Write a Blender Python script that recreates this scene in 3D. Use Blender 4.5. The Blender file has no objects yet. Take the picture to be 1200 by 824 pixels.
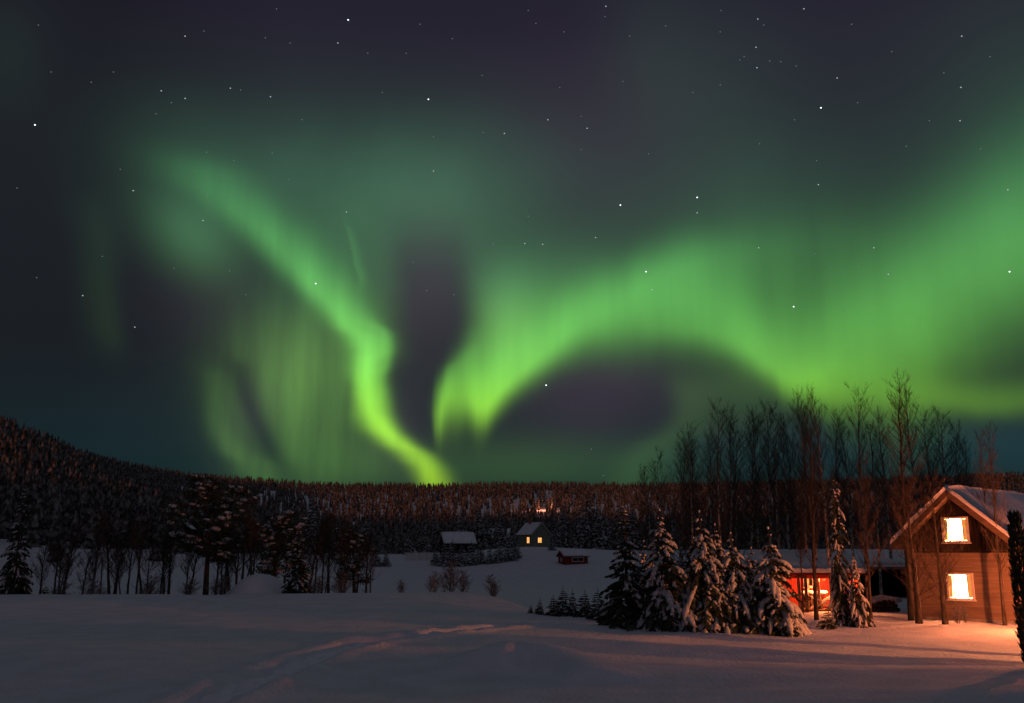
import bpy, bmesh, math, random
import numpy as np
from mathutils import Vector, Matrix

# ------------------------------------------------------------------ scene, camera
SC = bpy.context.scene
COL = SC.collection
PXW, PXH, FPX, HORIZON, CAMZ = 1200.0, 824.0, 1100.0, 648.0, 3.0
TH = math.atan((HORIZON - PXH / 2) / FPX)
CT, ST = math.cos(TH), math.sin(TH)

cd = bpy.data.cameras.new("camera")
cam = bpy.data.objects.new("camera", cd)
COL.objects.link(cam)
cd.sensor_width = 36.0
cd.lens = 36.0 * FPX / PXW
cd.clip_start, cd.clip_end = 0.1, 20000.0
cam.location = (0, 0, CAMZ)
cam.rotation_euler = (math.pi / 2 + TH, 0, 0)
SC.camera = cam


def ray(px, py):
    """direction (right, forward, up) of a picture point; forward is level"""
    x, u = (px - PXW / 2) / FPX, (PXH / 2 - py) / FPX
    return Vector((x, CT - ST * u, ST + CT * u))


def at(px, py, Y):
    d = ray(px, py)
    t = Y / d.y
    return Vector((d.x * t, Y, CAMZ + d.z * t))


def azel(px, py):
    d = ray(px, py).normalized()
    return math.atan2(d.x, d.y), math.asin(d.z)


# ------------------------------------------------------------------ view settings
vs = SC.view_settings
vs.view_transform = 'Standard'
vs.look = 'None'
vs.exposure = 0.0
vs.gamma = 1.0
vs.use_curve_mapping = False
SC.cycles.use_denoising = True
SC.cycles.max_bounces = 5
SC.cycles.diffuse_bounces = 3
SC.cycles.sample_clamp_indirect = 4.0

# ------------------------------------------------------------------ world: night sky with aurora, laid out in azimuth and elevation
world = bpy.data.worlds.new("World")
SC.world = world
world.use_nodes = True
WT = world.node_tree
WT.nodes.clear()


class S:
    """a socket with arithmetic"""
    def __init__(s, sock): s.k = sock
    def __add__(a, b): return mth('ADD', a, b)
    def __radd__(a, b): return mth('ADD', b, a)
    def __sub__(a, b): return mth('SUBTRACT', a, b)
    def __rsub__(a, b): return mth('SUBTRACT', b, a)
    def __mul__(a, b): return mth('MULTIPLY', a, b)
    def __rmul__(a, b): return mth('MULTIPLY', b, a)
    def __truediv__(a, b): return mth('DIVIDE', a, b)


def put(sock, v):
    if isinstance(v, S):
        WT.links.new(v.k, sock)
    else:
        sock.default_value = v


def mth(op, a, b=None, c=None):
    n = WT.nodes.new('ShaderNodeMath')
    n.operation = op
    for i, v in enumerate((a, b, c)):
        if v is not None:
            put(n.inputs[i], v)
    return S(n.outputs[0])


def fcurve(x, pts):
    """a curve through pts (x in 0..1), any y range"""
    pts = sorted(pts)
    ys = [p[1] for p in pts]
    lo, hi = min(ys), max(ys)
    if hi - lo < 1e-9:
        return lo
    n = WT.nodes.new('ShaderNodeFloatCurve')
    n.mapping.extend = 'HORIZONTAL'
    c = n.mapping.curves[0]
    q = []
    for p in pts:
        X = min(max(p[0], 0.0), 1.0)
        if q and X - q[-1][0] < 0.002:
            continue
        q.append((X, (p[1] - lo) / (hi - lo)))
    if q[0][0] > 0.004:
        q.insert(0, (0.0, q[0][1]))
    if q[-1][0] < 0.996:
        q.append((1.0, q[-1][1]))
    while len(c.points) > 2:
        c.points.remove(c.points[1])
    c.points[0].location = q[0]
    c.points[-1].location = q[-1]
    for p in q[1:-1]:
        c.points.new(*p)
    for p in c.points:
        p.handle_type = 'AUTO_CLAMPED'
    n.mapping.update()
    put(n.inputs['Value'], x)
    return S(n.outputs[0]) * (hi - lo) + lo


AZS, ELS = math.radians(80), math.radians(45)
tc = WT.nodes.new('ShaderNodeTexCoord')
sp = WT.nodes.new('ShaderNodeSeparateXYZ')
WT.links.new(tc.outputs['Generated'], sp.inputs[0])
AZ = mth('ARCTAN2', S(sp.outputs[0]), S(sp.outputs[1]))
EL = mth('ARCSINE', S(sp.outputs[2]))
An = AZ / AZS + 0.5
En = EL / ELS
an = lambda a: a / AZS + 0.5
en = lambda e: e / ELS
WPX = 0.93 / FPX

# fine vertical rays and slow wobble
cmb = WT.nodes.new('ShaderNodeCombineXYZ')
put(cmb.inputs[0], AZ * 42.0)
put(cmb.inputs[1], EL * 5.0)
nz = WT.nodes.new('ShaderNodeTexNoise')
nz.noise_dimensions = '2D'
nz.inputs['Scale'].default_value = 1.0
nz.inputs['Detail'].default_value = 2.5
WT.links.new(cmb.outputs[0], nz.inputs['Vector'])
RAYS = mth('MAXIMUM', (S(nz.outputs[0]) - 0.5) * 2.6 + 1.0, 0.1)
cmb2 = WT.nodes.new('ShaderNodeCombineXYZ')
put(cmb2.inputs[0], AZ * 9.0)
put(cmb2.inputs[1], EL * 9.0)
nz2 = WT.nodes.new('ShaderNodeTexNoise')
nz2.noise_dimensions = '2D'
nz2.inputs['Scale'].default_value = 1.0
nz2.inputs['Detail'].default_value = 3.0
WT.links.new(cmb2.outputs[0], nz2.inputs['Vector'])
SLOW = S(nz2.outputs[0]) * 0.9 + 0.55
WOB = (S(nz2.outputs[0]) - 0.5)


def gauss(d, w0, w1):
    """1 at d=0, width w0 for d<0 and w1 for d>0"""
    side = mth('GREATER_THAN', d, 0.0)
    w = (w1 - w0) * side + w0
    q = d / w
    return mth('EXPONENT', q * q * -1.0)


def curtain_u(pts):
    """along azimuth; pts = (px, py, amp, width above, width below) in picture pixels"""
    ae = [azel(p[0], p[1]) for p in pts]
    c = fcurve(An, [(an(a), e) for a, e in ae])
    amp = fcurve(An, [(an(a), p[2]) for (a, e), p in zip(ae, pts)])
    wu = fcurve(An, [(an(a), p[3] * WPX) for (a, e), p in zip(ae, pts)])
    wl = fcurve(An, [(an(a), p[4] * WPX) for (a, e), p in zip(ae, pts)])
    return gauss(EL + WOB * 0.012 - c, wl, wu) * amp


def curtain_v(pts):
    """along elevation; pts = (px, py, amp, width left, width right)"""
    ae = [azel(p[0], p[1]) for p in pts]
    c = fcurve(En, [(en(e), a) for a, e in ae])
    amp = fcurve(En, [(en(e), p[2]) for (a, e), p in zip(ae, pts)])
    wl = fcurve(En, [(en(e), p[3] * WPX) for (a, e), p in zip(ae, pts)])
    wr = fcurve(En, [(en(e), p[4] * WPX) for (a, e), p in zip(ae, pts)])
    return gauss(AZ + WOB * 0.012 - c, wl, wr) * amp


def blob(px, py, amp, rx, ry, rot=0.0):
    a, e = azel(px, py)
    dx, dy = AZ - a, EL - e
    if rot:
        r = math.radians(rot)
        dx, dy = dx * math.cos(r) + dy * math.sin(r), dy * math.cos(r) - dx * math.sin(r)
    dx, dy = dx / (rx * WPX), dy / (ry * WPX)
    return mth('EXPONENT', (dx * dx + dy * dy) * -1.0) * amp

# --- bright curtains
BAND_LEFT = curtain_v([
    (225, 150, 0.00, 60, 60), (250, 205, 0.16, 55, 50), (278, 240, 0.26, 40, 55), (322, 280, 0.34, 34, 50), (371, 337, 0.47, 26, 44),
    (409, 381, 0.62, 22, 34), (430, 412, 0.80, 20, 24), (430, 440, 0.95, 18, 17), (432, 465, 0.92, 15, 20),
    (443, 492, 0.90, 20, 17), (467, 517, 0.85, 22, 16), (493, 538, 0.74, 20, 18), (504, 556, 0.70, 16, 20), (510, 580, 0.6, 16, 20)])
BAND_EDGE = curtain_v([(430, 350, 0.0, 14, 10), (446, 385, 0.22, 16, 11), (455, 412, 0.28, 18, 9), (448, 440, 0.18, 14, 10), (446, 470, 0.1, 14, 10), (450, 500, 0.0, 14, 10)])
ARM = curtain_u([
    (496, 480, 0.00, 20, 12), (510, 482, 0.30, 34, 26), (517, 478, 0.66, 36, 30), (530, 462, 0.60, 44, 34), (546, 462, 0.66, 60, 30), (564, 472, 0.84, 70, 28),
    (578, 462, 0.86, 76, 24), (594, 448, 0.80, 74, 22), (634, 416, 0.72, 62, 26), (680, 380, 0.62, 48, 36), (726, 357, 0.55, 44, 48),
    (772, 333, 0.46, 42, 62), (820, 316, 0.35, 42, 80), (870, 306, 0.25, 46, 92), (930, 298, 0.16, 50, 95), (1000, 290, 0.09, 54, 95), (1080, 280, 0.03, 54, 95), (1170, 270, 0.0, 56, 95)])
SWEEP = curtain_u([
    (690, 388, 0.0, 50, 24), (750, 376, 0.10, 56, 26), (800, 378, 0.24, 62, 26), (835, 386, 0.34, 64, 24), (870, 402, 0.46, 62, 24), (905, 424, 0.50, 66, 24), (938, 438, 0.47, 84, 28), (975, 416, 0.46, 84, 58),
    (1020, 392, 0.46, 82, 80), (1070, 362, 0.45, 84, 98), (1130, 322, 0.43, 86, 92), (1200, 276, 0.42, 86, 96), (1300, 230, 0.30, 90, 100), (1400, 210, 0.0, 90, 100)])
LOW = curtain_u([
    (915, 458, 0.0, 26, 10), (950, 460, 0.13, 36, 20), (1010, 462, 0.12, 30, 24), (1100, 466, 0.15, 24, 18), (1150, 470, 0.17, 22, 16), (1200, 470, 0.16, 22, 16), (1300, 470, 0.15, 24, 14), (1400, 470, 0.0, 24, 14)])
# --- weaker rays
RAYARC = curtain_v([(236, 400, 0.0, 16, 20), (246, 440, 0.04, 16, 20), (254, 490, 0.08, 15, 18), (270, 525, 0.11, 15, 22), (292, 552, 0.125, 17, 26), (300, 580, 0.11, 18, 26)])
THINRAY = curtain_v([(403, 235, 0.0, 4, 6), (408, 270, 0.05, 3, 6), (414, 310, 0.08, 3, 8), (421, 350, 0.0, 4, 8)])
LEFTRAY = curtain_v([(112, 190, 0.0, 24, 26), (118, 290, 0.026, 26, 22), (126, 380, 0.024, 24, 18), (132, 450, 0.0, 22, 16)])
PILLAR = curtain_v([(800, 425, 0.0, 22, 30), (806, 470, 0.065, 20, 40), (770, 520, 0.06, 30, 40), (748, 552, 0.055, 30, 40), (740, 590, 0.05, 40, 50)])

bright = (BAND_LEFT + BAND_EDGE + THINRAY * 1.0) * (RAYS * 0.22 + 0.78) \
    + ARM * (RAYS * 0.10 + 0.90) + (SWEEP + LOW) * (RAYS * 0.06 + 0.94) * (SLOW * 0.35 + 0.65)

# the sharp-sided dark gap between the two curtains
_g = [azel(p[0], p[1]) for p in [(505, 225), (505, 262), (505, 300), (508, 350), (510, 390), (497, 430), (486, 480), (486, 530), (490, 580)]]
_gc = fcurve(En, [(en(e), a) for a, e in _g])
_gw = fcurve(En, [(en(e), w * WPX) for (a, e), w in zip(_g, [46, 50, 54, 54, 48, 31, 25, 20, 20])])
_ga = fcurve(En, [(en(e), w) for (a, e), w in zip(_g, [0, .18, .62, .95, 1.0, .9, .75, .2, 0])])
_q = (AZ + WOB * 0.02 - _gc) / _gw
_q = _q * _q
GAP = 1.0 - mth('EXPONENT', _q * _q * -1.0) * _ga * 0.88

STREAK = 1.0 - curtain_v([(262, 380, 0.0, 22, 22), (276, 430, .55, 18, 20), (288, 465, .72, 15, 19), (302, 500, .75, 14, 18), (317, 535, .6, 14, 18), (330, 565, .4, 15, 20)])
diffuse = blob(352, 450, 0.34, 74, 92, 14) * (RAYS * 0.36 + 0.64) + blob(500, 330, 0.11, 120, 105)  \
    + blob(226, 276, 0.20, 58, 40, -38) + blob(565, 225, 0.06, 130, 80) \
    + blob(262, 215, 0.085, 110, 66, -18) \
    + blob(440, 210, 0.115, 190, 78) * SLOW \
    + blob(405, 300, 0.10, 62, 90) \
    + blob(640, 330, 0.15, 100, 52, 12) \
    + blob(592, 368, 0.26, 42, 56) \
    + blob(850, 240, 0.06, 190, 70, 8) * SLOW \
    + blob(1140, 240, 0.035, 120, 70, 24) \
    + blob(1200, 130, 0.035, 110, 120) + blob(830, 130, 0.03, 110, 130) \
    + blob(760, 60, 0.016, 60, 90) + blob(10, 60, 0.016, 40, 60) \
    + blob(395, 545, 0.09, 75, 40) * (RAYS * 0.22 + 0.78) \
    + blob(600, 545, 0.075, 190, 36) \
    + blob(880, 450, 0.075, 60, 50) \
    + RAYARC * (RAYS * 0.4 + 0.6) + LEFTRAY + PILLAR

# colour of the light against height above the horizon: yellow-green low down, blue-green high up
low_e, high_e = azel(450, 560)[1], azel(600, 200)[1]
hmix = mth('SMOOTH_MIN', mth('MAXIMUM', (EL - low_e) / (high_e - low_e), 0.0), 1.0, 0.1)


def ramp3(x, pts):
    return [fcurve(x, [(p[0], p[1][k]) for p in pts]) for k in range(3)]


tb = ramp3(hmix, [(0.0, (0.40, 0.74, 0.010)), (0.22, (0.30, 0.78, 0.040)), (0.42, (0.20, 0.74, 0.095)), (0.7, (0.15, 0.66, 0.13)), (1.0, (0.11, 0.55, 0.15))])
td = ramp3(hmix, [(0.0, (0.25, 0.60, 0.10)), (0.35, (0.25, 0.60, 0.11)), (0.7, (0.16, 0.54, 0.19)), (1.0, (0.15, 0.50, 0.25))])

# the unlit sky: slate blue to plum, paler plum low between the curtains
be = [(en(azel(600, p[0])[1]), p[1]) for p in [
    (700, (0.008, 0.017, 0.019)), (568, (0.010, 0.022, 0.024)), (500, (0.014, 0.022, 0.026)), (400, (0.017, 0.021, 0.027)),
    (250, (0.020, 0.024, 0.031)), (100, (0.020, 0.021, 0.031)), (-10, (0.0175, 0.0155, 0.028)), (-120, (0.020, 0.019, 0.027)), (-420, (0.046, 0.050, 0.070))]]
base = ramp3(En, be)
plum = blob(502, 330, 1.0, 62, 95) + blob(700, 455, 0.95, 115, 62, 6) + blob(470, 500, 0.6, 40, 60) + blob(250, 350, 0.35, 70, 60) + blob(295, 480, 0.5, 34, 60, -15) + blob(700, 170, 0.5, 160, 120)
side = mth('MINIMUM', mth('MAXIMUM', (AZ + 0.75) / 0.5, 0.6), 1.0)
teal = blob(1150, 525, 1.0, 330, 32) + blob(100, 520, 0.4, 160, 70)
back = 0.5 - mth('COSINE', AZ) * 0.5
glow = back * back * mth('EXPONENT', EL * -2.6)      # warm glow added low behind the camera to brighten what faces it
above = mth('MINIMUM', mth('MAXIMUM', EL * 8.0 + 1.0, 0.0), 1.0)

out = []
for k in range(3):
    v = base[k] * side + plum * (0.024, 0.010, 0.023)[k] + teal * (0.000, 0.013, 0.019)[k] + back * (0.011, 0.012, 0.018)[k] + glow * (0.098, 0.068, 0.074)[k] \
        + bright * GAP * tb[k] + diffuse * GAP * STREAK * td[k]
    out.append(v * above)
cc = WT.nodes.new('ShaderNodeCombineColor')
for k in range(3):
    put(cc.inputs[k], out[k])
bg = WT.nodes.new('ShaderNodeBackground')
bg.inputs['Strength'].default_value = 1.0
WT.links.new(cc.outputs[0], bg.inputs['Color'])
wo = WT.nodes.new('ShaderNodeOutputWorld')
WT.links.new(bg.outputs[0], wo.inputs['Surface'])
world.cycles.sampling_method = 'MANUAL'
world.cycles.sample_map_resolution = 512

# ------------------------------------------------------------------ the one sun lamp: a faint ember-red glow of a far town, low behind the camera
sd = bpy.data.lights.new("sun", 'SUN')
sd.energy = 0.8
sd.angle = math.radians(1.4)
sd.color = (1.0, 0.27, 0.09)
sun = bpy.data.objects.new("sun", sd)
COL.objects.link(sun)
SUN_EL, SUN_AZ = math.radians(1.1), math.radians(188)      # where the light stands, azimuth from +y clockwise
sv = Vector((math.sin(SUN_AZ) * math.cos(SUN_EL), math.cos(SUN_AZ) * math.cos(SUN_EL), math.sin(SUN_EL)))
sun.rotation_euler = sv.to_track_quat('Z', 'Y').to_euler()


# ------------------------------------------------------------------ materials
def mat(name, color, rough=0.8, spec=0.3):
    m = bpy.data.materials.new(name)
    m.use_nodes = True
    b = m.node_tree.nodes['Principled BSDF']
    b.inputs['Base Color'].default_value = (*color, 1)
    b.inputs['Roughness'].default_value = rough
    b.inputs['Specular IOR Level'].default_value = spec
    return m


def mottle(m, c0, c1, scale, detail=3.0, lo=0.35, hi=0.65, coord='Object', stretch=(1, 1, 1), bump=0.0, bscale=None):
    """noise between two colours, and a matching bump"""
    t = m.node_tree
    b = t.nodes['Principled BSDF']
    tcn = t.nodes.new('ShaderNodeTexCoord')
    mp = t.nodes.new('ShaderNodeMapping')
    mp.inputs['Scale'].default_value = stretch
    t.links.new(tcn.outputs[coord], mp.inputs[0])
    n = t.nodes.new('ShaderNodeTexNoise')
    n.inputs['Scale'].default_value = scale
    n.inputs['Detail'].default_value = detail
    t.links.new(mp.outputs[0], n.inputs['Vector'])
    r = t.nodes.new('ShaderNodeValToRGB')
    r.color_ramp.elements[0].position, r.color_ramp.elements[0].color = lo, (*c0, 1)
    r.color_ramp.elements[1].position, r.color_ramp.elements[1].color = hi, (*c1, 1)
    t.links.new(n.outputs[0], r.inputs[0])
    t.links.new(r.outputs[0], b.inputs['Base Color'])
    if bump:
        bn = t.nodes.new('ShaderNodeBump')
        bn.inputs['Strength'].default_value = bump
        bn.inputs['Distance'].default_value = 0.05
        if bscale:
            n2 = t.nodes.new('ShaderNodeTexNoise')
            n2.inputs['Scale'].default_value = bscale
            n2.inputs['Detail'].default_value = 4
            t.links.new(mp.outputs[0], n2.inputs['Vector'])
            t.links.new(n2.outputs[0], bn.inputs['Height'])
        else:
            t.links.new(n.outputs[0], bn.inputs['Height'])
        t.links.new(bn.outputs[0], b.inputs['Normal'])
    return m


def emit(name, color, strength):
    m = mat(name, (0.02, 0.02, 0.02))
    b = m.node_tree.nodes['Principled BSDF']
    b.inputs['Emission Color'].default_value = (*color, 1)
    b.inputs['Emission Strength'].default_value = strength
    return m


def dusted(name, green, snow_amount, scale, up=0.35, snow=(0.74, 0.76, 0.8), soft=0.17):
    """needles with snow lying on the faces that look up"""
    m = mat(name, green, 0.9, 0.1)
    t = m.node_tree
    b = t.nodes['Principled BSDF']
    g = t.nodes.new('ShaderNodeNewGeometry')
    s = t.nodes.new('ShaderNodeSeparateXYZ')
    t.links.new(g.outputs['True Normal'], s.inputs[0])
    tcn = t.nodes.new('ShaderNodeTexCoord')
    n = t.nodes.new('ShaderNodeTexNoise')
    n.inputs['Scale'].default_value = scale
    n.inputs['Detail'].default_value = 3
    t.links.new(tcn.outputs['Object'], n.inputs['Vector'])
    a = t.nodes.new('ShaderNodeMath'); a.operation = 'MULTIPLY_ADD'
    t.links.new(s.outputs[2], a.inputs[0]); a.inputs[1].default_value = up
    t.links.new(n.outputs[0], a.inputs[2])
    r = t.nodes.new('ShaderNodeMapRange')
    r.inputs[1].default_value, r.inputs[2].default_value = 0.95 - snow_amount, 0.95 + soft - snow_amount
    t.links.new(a.outputs[0], r.inputs[0])
    mx = t.nodes.new('ShaderNodeMix'); mx.data_type = 'RGBA'
    mx.inputs[6].default_value = (*green, 1); mx.inputs[7].default_value = (*snow, 1)
    t.links.new(r.outputs[0], mx.inputs[0])
    t.links.new(mx.outputs[2], b.inputs['Base Color'])
    return m


M = {}
M['snow'] = mottle(mat('snow', (0.8, 0.82, 0.86), 0.9, 0.05), (0.70, 0.72, 0.75), (0.79, 0.81, 0.85), 0.8, 4, bump=1.0, bscale=8.0)
M['snow_roof'] = mottle(mat('snow_roof', (0.8, 0.82, 0.86), 0.6, 0.25), (0.72, 0.74, 0.78), (0.84, 0.86, 0.9), 1.2, 4, bump=0.3, bscale=5.0)
M['snow_bough'] = mottle(mat('snow_bough', (0.75, 0.77, 0.8), 0.7, 0.2), (0.42, 0.43, 0.45), (0.66, 0.67, 0.70), 6.0, 3, bump=0.5, bscale=14.0)
M['needles'] = mottle(mat('needles', (0.035, 0.05, 0.03), 0.9, 0.1), (0.022, 0.034, 0.02), (0.07, 0.085, 0.055), 5.0, 3)
M['dusted'] = dusted('dusted_needles', (0.024, 0.033, 0.020), 0.27, 1.6)
M['forest'] = dusted('forest_needles', (0.046, 0.044, 0.034), 0.50, 0.6, 0.14, (0.34, 0.325, 0.32), 0.32)
M['bark'] = mottle(mat('bark', (0.06, 0.05, 0.04), 0.95, 0.1), (0.035, 0.028, 0.022), (0.10, 0.085, 0.07), 6.0, 4, stretch=(1, 1, .25), bump=0.6)
M['pine_bark'] = mottle(mat('pine_bark', (0.1, 0.06, 0.04), 0.95, 0.1), (0.04, 0.03, 0.022), (0.13, 0.085, 0.055), 4.0, 4, stretch=(1, 1, .3), bump=0.6)
M['birch_bark'] = mottle(mat('birch_bark', (0.4, 0.37, 0.33), 0.85, 0.2), (0.10, 0.08, 0.065), (0.48, 0.43, 0.36), 3.0, 4, 0.40, 0.54, stretch=(1, 1, 1.6), bump=0.3)
M['twig'] = mottle(mat('twig', (0.06, 0.045, 0.035), 0.9, 0.1), (0.04, 0.03, 0.024), (0.10, 0.08, 0.065), 2.0)
M['frost_twig'] = mottle(mat('frosted_twig', (0.2, 0.2, 0.2), 0.9, 0.1), (0.07, 0.06, 0.055), (0.30, 0.30, 0.31), 3.0)
M['plank'] = mottle(mat('tan_plank', (0.4, 0.3, 0.22), 0.75, 0.25), (0.17, 0.12, 0.085), (0.26, 0.19, 0.14), 2.2, 4, stretch=(.25, .25, 6), bump=0.15)
M['dark_board'] = mottle(mat('dark_board', (0.05, 0.035, 0.025), 0.8, 0.2), (0.009, 0.006, 0.005), (0.019, 0.013, 0.010), 2.5, 4, stretch=(6, 6, .25), bump=0.2)
M['white_wood'] = mottle(mat('white_wood', (0.7, 0.68, 0.64), 0.6, 0.3), (0.58, 0.56, 0.52), (0.74, 0.72, 0.69), 4.0)
M['soffit'] = mottle(mat('soffit_board', (0.45, 0.36, 0.28), 0.75, 0.2), (0.10, 0.065, 0.045), (0.16, 0.105, 0.075), 3.0, stretch=(.4, 4, 4))
M['red_board'] = mottle(mat('red_board', (0.36, 0.045, 0.03), 0.8, 0.2), (0.27, 0.032, 0.022), (0.42, 0.06, 0.04), 2.0, 4, stretch=(6, 6, .3), bump=0.15)
M['red_dark'] = mottle(mat('dark_red_board', (0.2, 0.03, 0.022), 0.85, 0.2), (0.13, 0.022, 0.016), (0.24, 0.04, 0.028), 2.0, 4, stretch=(6, 6, .3))
M['timber'] = mottle(mat('grey_timber', (0.16, 0.12, 0.09), 0.85, 0.15), (0.09, 0.065, 0.05), (0.2, 0.15, 0.11), 3.0, 4, stretch=(4, 4, .4), bump=0.2)
M['grey_green'] = mottle(mat('grey_green_render', (0.17, 0.2, 0.15), 0.85, 0.2), (0.14, 0.165, 0.125), (0.2, 0.23, 0.18), 1.5, 4)
M['brick'] = mottle(mat('chimney_brick', (0.3, 0.12, 0.08), 0.85, 0.2), (0.22, 0.085, 0.055), (0.36, 0.15, 0.1), 8.0)
M['metal'] = mottle(mat('dark_metal', (0.06, 0.06, 0.065), 0.45, 0.5), (0.04, 0.04, 0.045), (0.08, 0.08, 0.085), 5.0)
M['concrete'] = mottle(mat('concrete', (0.25, 0.25, 0.24), 0.9, 0.2), (0.2, 0.2, 0.19), (0.3, 0.3, 0.29), 3.0)
M['packed_snow'] = mottle(mat('packed_snow', (0.86, 0.88, 0.9), 0.9, 0.05), (0.80, 0.82, 0.84), (0.93, 0.94, 0.96), 3.0, 4, bump=1.0, bscale=5.0)
M['tarp'] = mottle(mat('white_tarp', (0.72, 0.72, 0.72), 0.5, 0.4), (0.62, 0.62, 0.62), (0.78, 0.78, 0.78), 3.0, bump=0.3)
M['dark_gap'] = mat('dark_inside', (0.012, 0.011, 0.01), 0.95, 0.05)


def pane_mat(name, c_mid, strength, scale, low=0.012):
    """a lit pane: warm room light behind it, uneven with what stands in the room"""
    m = mat(name, (0.05, 0.05, 0.05), 0.2, 0.5)
    t = m.node_tree
    b = t.nodes['Principled BSDF']
    tcn = t.nodes.new('ShaderNodeTexCoord')
    n = t.nodes.new('ShaderNodeTexNoise')
    n.inputs['Scale'].default_value = scale
    n.inputs['Detail'].default_value = 2
    t.links.new(tcn.outputs['Object'], n.inputs['Vector'])
    r = t.nodes.new('ShaderNodeValToRGB')
    r.color_ramp.elements[0].position, r.color_ramp.elements[0].color = 0.34, (c_mid[0] * low, c_mid[1] * low * 1.2, c_mid[2] * low * .6, 1)
    r.color_ramp.elements[1].position, r.color_ramp.elements[1].color = 0.6, (*c_mid, 1)
    t.links.new(n.outputs[0], r.inputs[0])
    t.links.new(r.outputs[0], b.inputs['Emission Color'])
    b.inputs['Emission Strength'].default_value = strength
    return m


M['pane'] = pane_mat('lit_pane', (1.0, 0.27, 0.10), 110.0, 2.2)
M['curtain'] = emit('lit_curtain', (1.0, 0.33, 0.06), 0.85)
M['far_pane'] = pane_mat('far_lit_pane', (1.0, 0.42, 0.12), 1.6, 1.0, 0.6)
M['far_red'] = emit('far_red_lamp', (1.0, 0.22, 0.10), 3.0)
M['bulb'] = emit('lamp_bulb', (1.0, 0.42, 0.14), 20.0)
for k, v in (('star_a', 2.4), ('star_b', 0.55), ('star_c', 0.17)):
    M[k] = emit(k, (0.85, 0.92, 1.0), v)
for k in ('star_a', 'star_b', 'star_c', 'far_red', 'far_pane', 'curtain'):
    M[k].cycles.emission_sampling = 'NONE'


# ------------------------------------------------------------------ object helpers
def tag(o, label=None, cat=None, group=None, kind=None):
    if label: o['label'] = label
    if cat: o['category'] = cat
    if group: o['group'] = group
    if kind: o['kind'] = kind
    return o


def empty(name, loc=(0, 0, 0), rz=0.0, label=None, cat=None, group=None):
    o = bpy.data.objects.new(name, None)
    COL.objects.link(o)
    o.location = loc
    o.rotation_euler = (0, 0, rz)
    o.empty_display_size = 0.3
    return tag(o, label, cat, group)


def copy_tree(o, parent=None):
    c = o.copy()
    COL.objects.link(c)
    c.parent = parent
    for ch in list(o.children):
        copy_tree(ch, c)
    return c


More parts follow.
